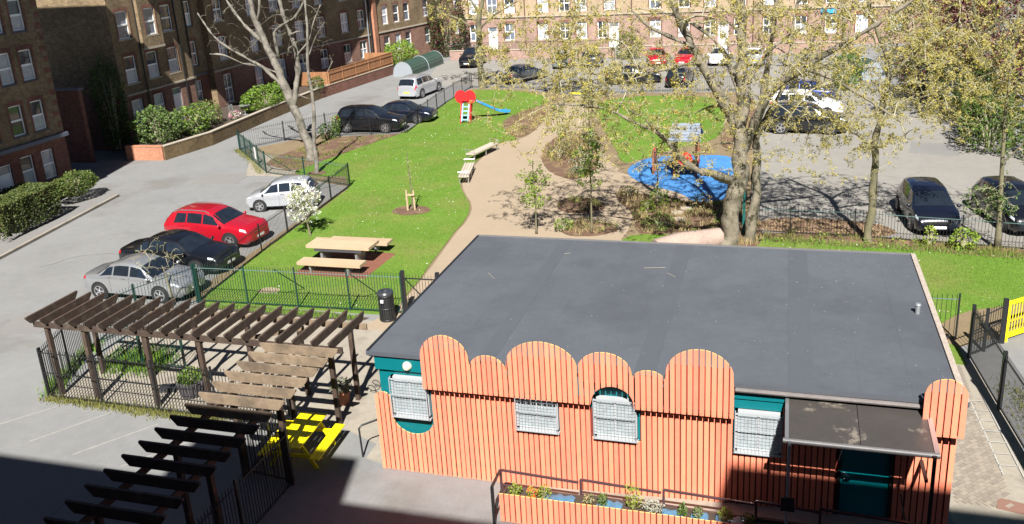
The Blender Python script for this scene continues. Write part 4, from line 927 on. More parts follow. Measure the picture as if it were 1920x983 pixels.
# passage wall between the blocks
aw=thing('passage_wall','dark high wall closing the shaded passage between the brick flats','wall',(-44,45,0))
MB().box(-50,44.6,0,-41.6,44.9,4.6).build('wall',rb,aw); MB().box(-50,44.5,4.6,-41.5,45.0,4.72).build('coping',lead,aw)
# ---- block C, far, facing the camera
Cb=thing('brick_block','far sunlit brick flats facing the camera behind the car park','building',(-10,97,0))
opsC=[]; X0=-34.2
for x in (-32.35,-28.4,-24.7,-22.3,-20.5,-18.3,-12.8,-9.9,-7.3,-4.4,-1.6,1.4,4.2,7,10,13.2):
    opsC.append((x-X0,1.15,1.12 if x!=-18.3 else 1.0,1.75,'cross'))
for x in (-32.3,-30.25,-28.3,-24.6,-22.3,-20.5,-17.5,-12.8,-9.9,-7.3,-4.4,-1.6,1.4,4.2,7,10,13.2):
    opsC.append((x-X0,4.0,1.15,1.7,'cross')); opsC.append((x-X0,6.9,1.15,1.7,'cross'))
opsC+=[(-30.3-X0,.15,1.0,2.4,'door'),(-17.1-X0,.15,1.05,2.6,'door'),(-6.0-X0,.15,1.0,2.4,'door')]
facade(Cb,(X0,93),(0,-1),52,0,9.4,opsC,3.6,pkc,ybc)
MB().box(X0,93.35,0,17.8,103,9.4).build('core',yb,Cb); MB().box(X0-.3,92.7,9.4,18,103.2,9.6).build('roof',lead,Cb)
facade(Cb,(X0,103),(-1,0),10,0,9.4,[],3.6,pkb,yb)
facade(Cb,(-52,101),(0,-1),17.8,0,9.4,[(3,4,1.15,1.7,'cross'),(7,4,1.15,1.7,'cross'),(11,4,1.15,1.7,'cross'),(15,4,1.15,1.7,'cross'),(15,1.1,1.15,1.7,'cross'),(11,1.1,1.15,1.7,'cross')],3.6,pkb,yb)
MB().box(-52,101.3,0,-34.25,106,9.4).build('core',yb,Cb)
course(Cb,[(X0,92.96),(17.8,92.96)],3.6)
for x in (-26.6,-15.2,-3.1): MB().tube([(x,92.9,.1),(x,92.9,9.3)],.06,6).build('downpipe',mat('rusty_pipe',(.10,.05,.035),.7),Cb,auto=40)
o=MB().box(3.2,92.85,3.05,4.6,92.95,3.45).build('sign_board',mat('sky_blue_sign',(.03,.3,.55),.5),Cb)
cw=thing('front_garden_wall','low pinkish brick wall with railings before the far flats','wall',(-10,86.6,0))
MB().box(-33.0,86.5,0,-15.9,86.75,.95).build('wall',pkc,cw); MB().box(-14.4,87.5,0,6,87.75,.95).build('wall',pkc,cw)
MB().box(-33.0,86.45,.95,-15.9,86.8,1.02).build('coping',stone,cw); MB().box(-14.4,87.45,.95,6,87.8,1.02).build('coping',stone,cw)
jb=MB()
for k in range(110): x=-32.9+k*.155; jb.tube([(x,86.62,1.0),(x,86.62,1.8)],.012,4)
jb.box(-33,86.6,1.7,-15.9,86.64,1.73); stuff(jb.build('bars',blackm,cw))
# ---- the block the picture is taken from: only its shadow shows, over the forecourt
K=thing('brick_block','tall brick flats behind the viewpoint that shade the forecourt','building',(-8,-6,0))
tan_=math.tan(SUN_EL)/math.cos(SUN_AZ)   # shadow slope along Y
zr=(15.72+.6)*tan_
MB().box(-60,-11,0,25,-.6,zr).build('wall',yb,K)
MB().box(-10.2,-1.6,zr,-5.46,-.6,zr+1.75*tan_).build('chimney',yb,K)
MB().box(3.57,-9,zr,25,-.6,zr+2.6*tan_).build('attic_storey',yb,K)
# ================================================================== RAISED GARDEN BEFORE BLOCK B
pw=thing('raised_garden_wall','brick retaining wall of the raised gardens along the road','wall',(-37,60,0))
pl_=[(-39.6,45.5),(-36.95,45.6),(-36.25,49.6),(-36.75,58.1),(-36.95,66),(-35.75,78.2)]
mw=brick_mat('olive_brown_brick',(.13,.088,.042),(.10,.062,.032),(.13,.11,.07),.35)  # darker, more olive brick than on the end segment
for i,(a,b) in enumerate(zip(pl_[:-1],pl_[1:])):
    MB().beam((*a,.42),(*b,.42),.24,.9).build('wall',rbl if i==0 else (rb if i==4 else mw),pw)
    MB().beam((*a,.895),(*b,.895),.29,.06).build('coping',rbl if i==0 else stone,pw)
sheet('raised_garden', [(-41,47.7),(-39.6,45.6),(-37.05,45.7),(-36.4,49.6),(-36.9,58.1),(-37.1,66),(-35.9,78.2),(-38.4,79.6),(-41,66)], .80, soil)
wf=thing('timber_garden_fence','brown close boarded timber fence above the road','fence',(-36.3,72,0))
fa,fb=Vector((-36.75,67.4,0)),Vector((-35.75,78.3,0)); fd=(fb-fa); nb_=84
bd=MB(); bd.box(-.012,-.065,0,.012,.065,1.15); bdm=bd.mesh('board',fence_wood)
frz=math.atan2(fd.y,fd.x)-math.pi/2
for k in range(nb_):
    p=fa.lerp(fb,(k+.5)/nb_); inst('board',bdm,wf,(p.x+.004*(k%2),p.y,.88),(0,0,frz))
for z in (1.15,1.8): MB().beam(fa+Vector((.03,0,z)),fb+Vector((.03,0,z)),.05,.07).build('rail',fence_wood,wf)
for k in range(6): p=fa.lerp(fb,k/5); MB().box(p.x-.05,p.y-.05,.8,p.x+.05,p.y+.05,2.1).build('post',fence_wood,wf)
MB().beam(fa+Vector((0,0,2.06)),fb+Vector((0,0,2.06)),.07,.05).build('cap_rail',fence_wood,wf)
wf2=thing('timber_garden_fence','pale timber panel across the raised gardens','fence',(-38,67.3,0))
for k in range(22): inst('board',bdm,wf2,(-39.7+k*.134,67.3,.85),(0,0,math.pi/2))
MB().beam((-39.8,67.33,1.9),(-36.8,67.33,1.9),.05,.07).build('rail',fence_wood,wf2)
wf3=thing('timber_garden_fence','second pale timber panel at the end of the long fence','fence',(-37,77.5,0))
for k in range(18): inst('board',bdm,wf3,(-38.2+k*.134,77.6,1.0),(0,0,math.pi/2))
MB().beam((-38.3,77.63,2.0),(-35.8,77.63,2.0),.05,.07).build('rail',fence_wood,wf3)
# bits and pieces in the raised garden
gc=thing('garden_chair','spindly metal chair in the raised garden','chair',(-38.0,54.6,.8))
for (x,y) in ((0,0),(.4,0),(0,.4),(.4,.4)): MB().tube([(x,y,0),(x,y,.45 if x>0 else .9)],.015,5).build('leg',galv,gc,local=True)
MB().box(-.02,-.02,.43,.44,.44,.46).build('seat',galv,gc,local=True); MB().box(-.02,-.02,.6,.0,.42,.9).build('backrest',galv,gc,local=True)
gtb=thing('garden_table','small metal garden table behind the retaining wall','table',(-37.4,55.6,.8)); MB().cyl(0,0,.68,.71,.4,n=16).build('top',galv,gtb,local=True); MB().cyl(0,0,0,.68,.03,n=8).build('stem',galv,gtb,local=True); MB().cyl(0,0,0,.03,.2,n=12).build('foot',galv,gtb,local=True)
# ---- bicycle hangars
def hangar(label,loc,rz,L_):
    t=thing('cycle_hangar',label,'cycle hangar',loc,rz=rz); n=12; r_,h=1.0,1.35
    arc=[(-r_*math.cos(a),h*math.sin(a)**.8) for a in np.linspace(0,math.pi,n+1)]
    e=MB(); T=Matrix.Rotation(R(90),4,'X'); e.prism(arc,-.03,.03,0,T); e.build('end_panel',hangar_grey,t,local=True)
    e=MB(); e.prism(arc,-.03,.03,0,Matrix.Translation((0,L_,0))@T); e.build('end_panel',hangar_grey,t,local=True)
    nb2=int(L_/.42)
    for i in range(n):
        (u0,z0),(u1,z1)=arc[i],arc[i+1]; b=MB()
        b.add([(u0*.97,.03,z0*.97),(u1*.97,.03,z1*.97),(u1*.97,L_-.03,z1*.97),(u0*.97,L_-.03,z0*.97)],[(0,1,2,3)])
        b.add([(u0*.99,.05,z0*.99),(u0*.99+(u1-u0)*.15,.05,z0*.99+(z1-z0)*.15),(u0*.99+(u1-u0)*.15,L_-.05,z0*.99+(z1-z0)*.15),(u0*.99,L_-.05,z0*.99)],[(0,1,2,3)])
        b.build('shell_panel',hangar_green,t,local=True)
    b=MB(); b.tube([(u*1.01,L_*.5,z*1.01) for u,z in arc],.04,5); b.build('hoop',hangar_grey,t,local=True)
    MB().box(-r_,0,0,r_,L_,.06).build('base',galv,t,local=True)
hangar('green barrel shaped cycle hangar beside the timber fence',(-34.1,76.8,0),R(-2),7.6)
hangar('grey ended cycle hangar half hidden by twigs on the right',(6.6,72.9,0),R(14),5.0)
# ================================================================== CARS
PROF={
 'sedan':dict(top=[(0,.50),(.015,.64),(.10,.675),(.16,.69),(.30,.945),(.40,1.0),(.50,.995),(.585,.945),(.735,.675),(.78,.655),(.93,.565),(.985,.48),(1,.38)],belt=[(0,.48),(.03,.60),(.3,.655),(.6,.635),(.78,.60),(.93,.53),(.985,.45),(1,.36)],ws=(.60,.735),rw=(.165,.285),side=(.20,.69),pil=(.335,.50)),
 'suv':dict(top=[(0,.44),(.008,.62),(.03,.76),(.075,.95),(.14,.985),(.35,1.0),(.48,.99),(.565,.94),(.71,.695),(.76,.665),(.93,.585),(.985,.50),(1,.36)],belt=[(0,.42),(.02,.60),(.3,.635),(.6,.62),(.76,.605),(.93,.545),(.985,.47),(1,.34)],ws=(.575,.71),rw=(.014,.066),side=(.085,.67),pil=(.27,.475)),
 'hatch':dict(top=[(0,.42),(.008,.60),(.05,.76),(.13,.95),(.22,.985),(.38,1.0),(.5,.985),(.59,.93),(.77,.66),(.82,.63),(.94,.54),(.985,.46),(1,.34)],belt=[(0,.40),(.03,.58),(.3,.62),(.6,.60),(.82,.575),(.94,.50),(.985,.43),(1,.32)],ws=(.60,.765),rw=(.02,.115),side=(.14,.72),pil=(.33,.50)),
}
PROF['cross']=dict(top=[(0,.44),(.01,.60),(.05,.77),(.115,.935),(.2,.985),(.38,1.0),(.5,.985),(.575,.935),(.73,.69),(.775,.665),(.93,.60),(.985,.50),(1,.36)],belt=[(0,.42),(.02,.60),(.3,.645),(.6,.625),(.775,.605),(.93,.55),(.985,.47),(1,.34)],ws=(.588,.73),rw=(.016,.10),side=(.15,.69),pil=(.30,.485))
def lerp1(tab,x):
    if x<=tab[0][0]: return tab[0][1]
    for (a,b),(c,d) in zip(tab[:-1],tab[1:]):
        if x<=c:
            t=(x-a)/(c-a); t=t*t*(3-2*t)*.35+t*.65; return b+(d-b)*t
    return tab[-1][1]
WID=[(0,.78),(.02,.87),(.08,.955),(.2,.99),(.5,1.0),(.8,.985),(.92,.945),(.975,.86),(1,.70)]
def car(label,kind,pm,loc,head,L_=4.5,W=1.8,H=1.45,rr=.32,cat='car',rails=False,group='parked cars',rim=rimm,name='parked_car',detail=True):
    P=PROF[kind]; t=thing(name,label,cat,(loc[0],loc[1],.006),group,R(head))
    zb0=.19
    def S(tt,s):
        w=W/2*lerp1(WID,tt); zt=H*lerp1(P['top'],tt); zl=min(H*lerp1(P['belt'],tt),zt-.012); zb=zb0+(.10 if tt<.03 or tt>.97 else 0)
        g_=max(0,min(1,(zt-zl)/(.3*H))); wt=w*(.90-.19*g_); dz=zl-zb
        pts=[(w*.86,zb),(w*.975,zb+.07),(w*1.0,zb+.42*dz),(w*.992,zl-.13*dz),(w*.955,zl),(wt+.015,zt-.045-.035*g_),(wt*.86,zt-.018),(wt*.5,zt-.002),(0,zt+.006)]
        i=max(0,min(7,int(s))); f_=s-i; a,b=pts[i],pts[i+1]; return Vector(((tt-.5)*L_,a[0]+(b[0]-a[0])*f_,a[1]+(b[1]-a[1])*f_))
    ts=sorted(set([0,.004,.008,.015,.025,.04]+[.055+.022*i for i in range(42)]+[.985,.993,1.0])); ts=[q for q in ts if q<=1]
    ss=[0,.5,1,2,3,3.5,4,4.5,5,5.5,6,7,8]
    vs=[];rows_=len(ss)*2-1
    for tt in ts:
        ring=[S(tt,s) for s in ss]; vs+= [Vector((p.x,-p.y,p.z)) for p in ring]+[p for p in ring[-2::-1]]
    b=MB(); n=rows_
    fs=[(i*n+j,(i+1)*n+j,(i+1)*n+j+1,i*n+j+1) for i in range(len(ts)-1) for j in range(n-1)]+[tuple(range(n)),tuple((len(ts)-1)*n+j for j in range(n))[::-1]]+[((len(ts)-1)*n,0,n-1,(len(ts)-1)*n+n-1)]
    b.add(vs,fs); body=b.build('body',pm,t,auto=38,local=True)
    def patch(name,t0,t1,s0,s1,m,side=1,off=.006,nu=6,nv=3,t0b=None,t1b=None,full=False,parent=None):
        """surface patch; t0,t1 at s0 edge, t0b,t1b at s1 edge"""
        t0b=t0 if t0b is None else t0b; t1b=t1 if t1b is None else t1b; q=MB(); V=[]
        svals=[s0+(s1-s0)*j/nv for j in range(nv+1)]
        cols=[(s,side) for s in svals] if not full else [(s,-1) for s in svals]+[(s,1) for s in svals[-2::-1]]
        fr=[(s-s0)/(s1-s0) for s,_ in cols]
        for (s,sg),f_ in zip(cols,fr):
            for i in range(nu+1):
                a=t0+(t0b-t0)*f_; c_=t1+(t1b-t1)*f_; tt=a+(c_-a)*i/nu; e=.002
                p=S(tt,s); du=S(min(1,tt+e),s)-S(max(0,tt-e),s); dv=S(tt,min(8,s+.05))-S(tt,max(0,s-.05)); nn=du.cross(dv).normalized()
                if s>=7.9: nn=Vector((nn.x,0,nn.z)).normalized()
                if nn.z<0 and s>4.5 or nn.y<0 and s<=4.5: nn=-nn
                p=p+nn*off; V.append(Vector((p.x,p.y*sg,p.z)))
        k=len(cols); q.add(V,[(j*(nu+1)+i,j*(nu+1)+i+1,(j+1)*(nu+1)+i+1,(j+1)*(nu+1)+i) for j in range(k-1) for i in range(nu)])
        return q.build(name,m,parent or t,smooth=True,local=True)
    a,c_=P['ws']; patch('windscreen',a+.004,c_,5.15,8,cglass,full=True,nu=5,nv=5,t0b=a,t1b=c_+.004)
    a,c_=P['rw']; patch('rear_window',a,c_,5.15,8,cglass,full=True,nu=5,nv=5)
    a,c_=P['side']; p1,p2=P['pil']
    hi0,hi1=(a+.055 if kind=='sedan' else a+.02),P['ws'][0]+.012
    for sg in (-1,1):
        patch('side_window',a,p1-.008,4.12,4.93,cglass,sg,t0b=hi0+.01,t1b=p1-.006); patch('side_window',p1+.008,p2-.008,4.12,4.93,cglass,sg); patch('side_window',p2+.008,c_,4.12,4.93,cglass,sg,t1b=hi1)
        if detail:
            for x_ in (p1-.03,p2,c_+.0): patch('door_seam',x_-.0012,x_+.0012,.6,4.05,rim_dark,sg,.003,1,6)
            patch('headlamp',.905,.972,3.15,4.35,lampglass,sg,.008,t0b=.90,t1b=.955); patch('tail_lamp',.004,.05,3.0,4.25,taillamp,sg,.008)
            patch('sill_trim',.26,.72,.15,.75,blackp,sg,.005)
            for x_ in (p1+.0,p2-.02):
                p=S(x_-.03,3.55); q=MB(); q.cbox((p.x,sg*(p.y+.012),p.z),(.17,.02,.025)); q.build('door_handle',pm if rails else chrome,t,local=True)
        p=S(P['ws'][1]-.035,4.15); q=MB(); q.add(*_ico((p.x,sg*(p.y+.11),p.z+.05),(.06,.10,.07))); q.build('door_mirror',pm,t,smooth=True,local=True)
        if rails: 
            pts=[S(x_,5.5)+Vector((0,0,.045)) for x_ in (.13,.2,.35,.5,.55)]; pts[0].z-=.04; pts[-1].z-=.045
            q=MB(); q.tube([(p.x,sg*p.y,p.z) for p in pts],.018,5); q.build('roof_rail',alu,t,local=True)
    wb=.60*L_
    for fx in (-.5*wb-.015*L_,.5*wb-.015*L_):
        for sg in (-1,1):
            y=sg*(W/2*.995)
            ar=MB(); ring=[((rr+.055)*math.cos(q),(rr+.055)*math.sin(q)) for q in np.linspace(0,6.283,25)[:-1]]
            T=Matrix.Translation((fx,y-sg*.08,rr+.01))@Matrix.Rotation(R(90),4,'X'); ar.prism(ring,-.085,.085,0,T); ar.build('wheel_arch',rim_dark,t,local=True,auto=40)
            wh=thing_part('wheel',t,(fx,y-sg*.075,rr),sg)
            ty=MB(); ty.lathe([(rr*.66,-.095),(rr*.93,-.10),(rr,-.07),(rr,.07),(rr*.93,.10),(rr*.66,.095)],22); ty.build('tyre',tyre,wh,auto=40,local=True)
            rm=MB(); rm.lathe([(rr*.68,.085),(rr*.62,.095),(rr*.60,.05),(0,.04)],20,1)
            for k in range(5):
                q=k*2*math.pi/5; T2=Matrix.Rotation(q,4,'Z'); rm.box(.02,-.03,.045,rr*.63,.03,.092,0,T2)
            rm.lathe([(rr*.2,.05),(rr*.2,.097),(0,.1)],10,0); rm.lathe([(rr*.70,.08),(rr*.70,.1),(rr*.61,.1),(rr*.61,.06)],20,0); rm.build('rim',[rim,rim_dark],wh,auto=40,local=True)
    # bumpers, grille, plates
    f_=S(.995,2.6); q=MB(); q.cbox((.5*L_-.035,0,.36*H),(.05,W*.48,.11)); q.build('grille',blackp,t,local=True)
    q=MB(); q.cbox((.5*L_-.035,0,.20*H+.02),(.06,W*.56,.09)); q.build('lower_intake',blackp,t,local=True)
    q=MB(); q.cbox((.5*L_-.012,0,.27*H),(.03,.52,.11)); q.build('number_plate',plate_w,t,local=True)
    q=MB(); q.cbox((-.5*L_+.0,0,(.33 if kind!='sedan' else .45)*H),(.03,.52,.11)); q.build('number_plate',plate_y,t,local=True)
    if detail: q=MB(); q.cbox((.5*L_-.03,0,.405*H),(.05,W*.5,.02)); q.build('grille_bar',chrome,t,local=True)
    return t
_icod=None
def _ico(c,r):
    global _icod
    if _icod is None:
        bm=bmesh.new(); bmesh.ops.create_icosphere(bm,subdivisions=2,radius=1); _icod=([v.co.copy() for v in bm.verts],[tuple(v.index for v in f.verts) for f in bm.faces]); bm.free()
    return [(c[0]+v.x*r[0],c[1]+v.y*r[1],c[2]+v.z*r[2]) for v in _icod[0]],_icod[1]
def thing_part(name,parent,loc,sg):
    """wheel hub mesh that carries tyre and rim; axis along local Z pointing outward"""
    q=MB(); q.cyl(0,0,-.05,.03,.05,n=8); o=q.build(name,rim_dark,parent,local=True); o.location=loc; o.rotation_euler=(R(-90) if sg>0 else R(90),0,0); return o
car('silver saloon parked nearest the pergola','sedan',p_silver,(-23.2,26.3),0,4.5,1.76,1.43)
car('black saloon between the silver saloon and the red car','sedan',p_black,(-23.6,29.0),0,4.85,1.86,1.46)
car('bright red crossover parked beside the railings','cross',p_red,(-23.95,32.15),-2,4.5,1.86,1.6,.35,rails=True)
car('small silver hatchback behind the white blossom','hatch',p_lsil,(-23.65,37.35),196,3.5,1.64,1.47,.29)
car('black people carrier parked behind the planting bed','suv',p_black,(-26.75,54.35),1,4.7,1.87,1.70,.36)
car('black saloon just beyond the black people carrier','sedan',p_navy,(-25.7,57.3),2,4.75,1.85,1.45)
car('large silver estate on the road, seen from behind','suv',p_lsil,(-28.55,67.6),84,4.85,1.95,1.74,.37,rails=True)
car('dark off roader facing the camera by the far wall','suv',p_black,(-29.3,83.0),-88,4.3,1.8,1.8,.38)
car('silver hatchback by the far brick wall','hatch',p_green,(-19.9,81.6),100,4.0,1.72,1.5,.3)
car('dark grey car beside the far silver hatchback','hatch',p_grey,(-17.2,82.2),92,4.1,1.75,1.5,.3)
car('red car facing the camera, left of the far red pair','hatch',p_red,(-11.2,82.2),-80,4.0,1.75,1.5,.3)
car('red car on the right of the far red pair','sedan',p_red,(-8.4,82.4),-100,4.3,1.75,1.45,.3)
car('white car in the far row behind the twigs','hatch',p_white,(-5.6,82.2),-90,4.0,1.75,1.5,.3)
car('pale grey car at the right end of the far row','suv',p_lsil,(-2.6,82.0),92,4.3,1.8,1.6,.33)
car('dark blue car behind the far railings near the slide','sedan',p_grey,(-21.6,74.0),60,4.5,1.8,1.45)
car('black saloon behind the far railings right of the path','sedan',p_black,(-11.8,72.4),8,4.6,1.8,1.45)
car('black hatchback behind the far railings above the right lawn','hatch',p_black,(-7.9,71.4),85,4.0,1.75,1.5,.3)
car('black off roader side on in the right parking court','suv',p_black,(1.4,55.0),-3,4.6,1.88,1.75,.38,rails=True)
car('white estate parked behind the black off roader','suv',p_white,(1.4,59.6),-2,4.5,1.8,1.6,.33,rails=True)
car('dark blue car farthest of the three in the right court','hatch',p_blue,(1.7,63.9),2,4.1,1.76,1.55,.32)
car('dark navy hatchback nose to the railings on the right','hatch',p_navy,(5.85,38.45),-85,4.3,1.79,1.53,.32)
car('black car behind ivy leaves at the right edge','hatch',p_black,(9.05,38.8),-78,4.3,1.8,1.55,.32)
# ================================================================== TREES
def smooth_path(pts, rad, sub=4):
    P=[Vector(p) for p in pts]; out=[];ro=[]
    for i in range(len(P)-1):
        p0=P[max(i-1,0)];p1=P[i];p2=P[i+1];p3=P[min(i+2,len(P)-1)]
        for k in range(sub):
            t=k/sub; q=.5*((2*p1)+(p2-p0)*t+(2*p0-5*p1+4*p2-p3)*t*t+(3*p1-p0-3*p2+p3)*t**3)
            out.append(q); ro.append(rad[i]+(rad[i+1]-rad[i])*t)
    out.append(P[-1]); ro.append(rad[-1]); return out,ro
def gnarl(pts,rad,seed,amt=.25):
    r=[]
    for p,q in zip(pts,rad): r.append(q*(1+amt*mnoise.noise(p*1.3+Vector((seed,0,0)))))
    return [p+Vector((mnoise.noise(p*1.1+Vector((seed,3,1))),mnoise.noise(p*1.1+Vector((2,seed,5))),0))*q*.5 for p,q in zip(pts,rad)],r
def tree(name,label,limbs,bark,attr,twig_r,clusters,leafmats,leafsize,per,seed,cat='tree',sag=.12,spread=.12,twigm=twig_m,sec=None,maxlen=3.5,aspect=.6,group='trees'):
    """limbs: list of (points, r0, r1); attr: array of crown points reached by curved twigs that fork off the nearest wood"""
    rs=random.Random(seed); rg=np.random.default_rng(seed)
    base=limbs[0][0][0]; t=thing(name,label,cat,(base[0],base[1],0),group)
    tk=MB(); nodes=[]; nrad=[]
    for i,(pts,r0,r1) in enumerate(limbs):
        n=len(pts); rad=[r0+(r1-r0)*(k/(n-1))**.8 for k in range(n)]
        P,Q=smooth_path(pts,rad,8 if r0>.1 else 4); P,Q=gnarl(P,Q,seed+i,.18)
        if i==0: Q[0]*=1.35; Q[1]*=1.12
        tk.tube(P,Q,16 if r0>.14 else (9 if r0>.08 else 6))
        lo=2 if pts[0][2]>2 else max(2,int(len(P)*.45))
        nodes+=P[lo:]; nrad+=Q[lo:]
    tko=tk.build('trunk',bark,t,smooth=True)
    rmax=limbs[0][1]
    if rmax>.12:   # furrows and knots
        for v,nn in zip(tko.data.vertices,[q.normal.copy() for q in tko.data.vertices]):
            p=v.co; v.co=p+nn*(mnoise.noise(Vector((p.x*7,p.y*7,p.z*1.6+seed)))*.05+mnoise.noise(Vector((p.x*2.5,p.y*2.5,p.z*2.5)))*.06)*min(1,rmax/.3)
        tko.data.update()
    A=np.array(attr); N=np.array([tuple(p) for p in nodes]); NR=list(nrad); gen=[0]*len(NR)
    order=np.argsort([np.min(np.sum((N-a)**2,1)) for a in A])
    tw=MB(); tips=[]; order=list(order)
    if sec is not None:
        A=np.vstack([sec,A]); order=list(range(len(sec)))+[o_+len(sec) for o_ in order]
    Nl=[tuple(p) for p in nodes]; arr=np.zeros((len(N)+(len(A)+200)*6,3)); arr[:len(N)]=N; cnt=len(N)
    for oi in order:
        a=A[oi]; d2=np.sum((arr[:cnt]-a)**2,1)
        # prefer wood that is lower / nearer the trunk a little so twigs sweep outward
        k=int(np.argmin(d2)); s=Vector(arr[k]); e=Vector(a); l=(e-s).length
        issec=sec is not None and oi<len(sec); mxl=maxlen*1.7 if issec else maxlen
        if l>mxl:
            e=s+(e-s)*(mxl/l); l=mxl
        if l<.15: continue
        r=min(NR[k]*.62,twig_r*(.5+l*.35)); r=max(r,.008)
        if issec: r=max(.022,min(NR[k]*.6,.075))
        d=(e-s); side=Vector((rs.uniform(-1,1),rs.uniform(-1,1),rs.uniform(-.6,.6)))*l*spread
        m1=s+d*.35+side+Vector((0,0,l*sag)); m2=s+d*.7+side*.7+Vector((0,0,l*sag*.8))
        pts,rad=smooth_path([s,m1,m2,e],[r,r*.75,r*.5,.012 if issec else .004],2)
        tw.tube(pts,rad,4 if r<.02 else 5,caps=False)
        for q in (1,2,3,4,5,6):
            if q<len(pts) and cnt<len(arr): arr[cnt]=pts[q]; NR.append(rad[q]); cnt+=1
        tips.append((pts,l))
    stuff(tw.build('twigs',twigm,t,smooth=True))
    # side twiglets and flower / leaf clusters
    tl=MB(); pos=[]
    for pts,l in tips:
        for k in range(clusters):
            f_=rs.uniform(.3,1.0) if k else 1.0; i=min(len(pts)-1,int(f_*(len(pts)-1))); p=pts[i]
            if k:
                dv=Vector((rs.gauss(0,1),rs.gauss(0,1),rs.gauss(-.1,.6))).normalized()*rs.uniform(.05,.26); q=p+dv
                tl.tube([p,p+dv*.5+Vector((0,0,.03)),q],[.009,.006,.004],3,caps=False); p=q
            pos.append(p)
    if tl.v: stuff(tl.build('twiglets',twigm,t))
    if per:
        C0=np.repeat(np.array([tuple(p) for p in pos]),per,0); C0=C0+rg.normal(size=C0.shape)*leafsize*.62
        C0[:,2]-=np.abs(rg.normal(size=len(C0)))*leafsize*.5
        mi=np.repeat(rg.integers(0,len(leafmats),len(pos)),per)
        leaves('crown',C0,leafsize,leafmats,t,rg,mi,aspect)
    return t
def ellip(c,r,n,rg,shell=.35):
    d=rg.normal(size=(n,3)); d/=np.linalg.norm(d,axis=1)[:,None]; k=(shell+(1-shell)*rg.random(n)**.6)[:,None]
    return np.array(c)+d*k*np.array(r)
rg=np.random.default_rng(5)
# --- the big tree with yellow green flowers behind the hut
limbs=[([(-1.9,34.4,-.1),(-1.7,34.4,1.9),(-1.5,34.4,2.9),(-1.55,34.4,4.3),(-1.65,34.4,5.1)],.35,.26),
 ([(-1.65,34.4,4.9),(-2.2,33.9,6.1),(-2.5,33.6,6.6),(-2.95,33.5,7.4),(-3.2,33.4,8.0),(-3.8,33.3,9.2),(-4.2,33.2,11)],.24,.09),
 ([(-3.2,33.4,8.0),(-4.3,33.0,8.6),(-4.9,32.8,9.0),(-5.7,32.6,9.9)],.09,.03),
 ([(-2.9,33.5,7.4),(-3.4,32.9,7.5),(-4.5,32.2,7.3),(-5.6,31.8,7.0)],.07,.025),
 ([(-1.6,34.4,4.6),(-1.4,34.6,5.6),(-1.5,34.7,6.8),(-1.5,34.8,7.8),(-1.6,34.9,8.8),(-1.8,35,11)],.26,.12),
 ([(-1.5,34.5,3.6),(-.8,34.2,5.6),(-.1,34,6.6),(.6,33.8,7.1),(1.6,33.6,7.8),(3.0,33.4,8.7),(4.5,33.2,9.8)],.19,.06),
 ([(-.1,34,6.6),(.2,34.6,7.6),(.3,35.2,9),(.9,35.6,11)],.08,.03),
 ([(-1.8,34.3,2.7),(-2.4,33.4,3.2),(-3.0,33,3.45),(-3.5,32.8,3.85),(-4.1,32.6,4.7),(-4.6,32.5,5.1),(-5.2,32.4,5.4),(-6.4,32.2,6.0),(-8,32,6.2)],.18,.035),
 ([(-4.1,32.6,4.7),(-4.6,31.8,5.5),(-5.6,31.2,6.4)],.05,.02),
 ([(-1.6,34.5,6),(-2.4,36,7.6),(-4,37.6,8.6),(-6,38.5,9)],.10,.03),
 ([(-1.5,34.6,6.2),(-.4,36.2,7.6),(1.2,37.8,8.4)],.10,.03),
 ([(.6,33.8,7.1),(1.4,32.8,7.0),(2.6,32.2,6.4),(3.8,31.8,5.6)],.06,.02)]
attr=np.vstack([ellip((-3.4,33.6,8.2),(6.4,5.0,5.0),620,rg,.2),ellip((-7.4,33.4,6.4),(5.0,3.4,3.0),420,rg,.1),ellip((1.4,33.5,7.2),(4.4,4.0,4.2),400,rg,.2),ellip((-3.4,32.2,4.6),(3.0,1.6,1.6),70,rg,.1)])
attr=attr[attr[:,2]>2.2]
tree('flowering_tree','big gnarled tree with yellow flowers rising behind the hut roof',limbs,bark_brown,attr,.034,5,[bud,bud,bud2],.06,9,3,sag=.06,sec=np.vstack([ellip((-3.0,33.8,8.2),(6.0,4.6,4.6),55,rg,.5),ellip((-7,33.4,6.8),(4,3,2.4),18,rg,.3),ellip((1.4,33.6,7.6),(4,3.6,3.6),26,rg,.4)]))
tree('old_tree','dark leaning second trunk just right of the gnarled tree',[([(-1.1,34.95,-.1),(-.95,35,1.8),(-.85,35,3.3),(-.9,35,4.8),(-.55,35.1,7.5),(-.3,35.2,10)],.24,.06),([(-.9,35,4.4),(0,35.4,6.2),(.9,35.8,7.6),(1.6,36.1,9.4)],.10,.03)],bark_brown,np.vstack([ellip((.2,35.6,8.2),(2.8,2.4,2.6),60,rg)]),.025,3,[bud,bud2],.085,9,4)
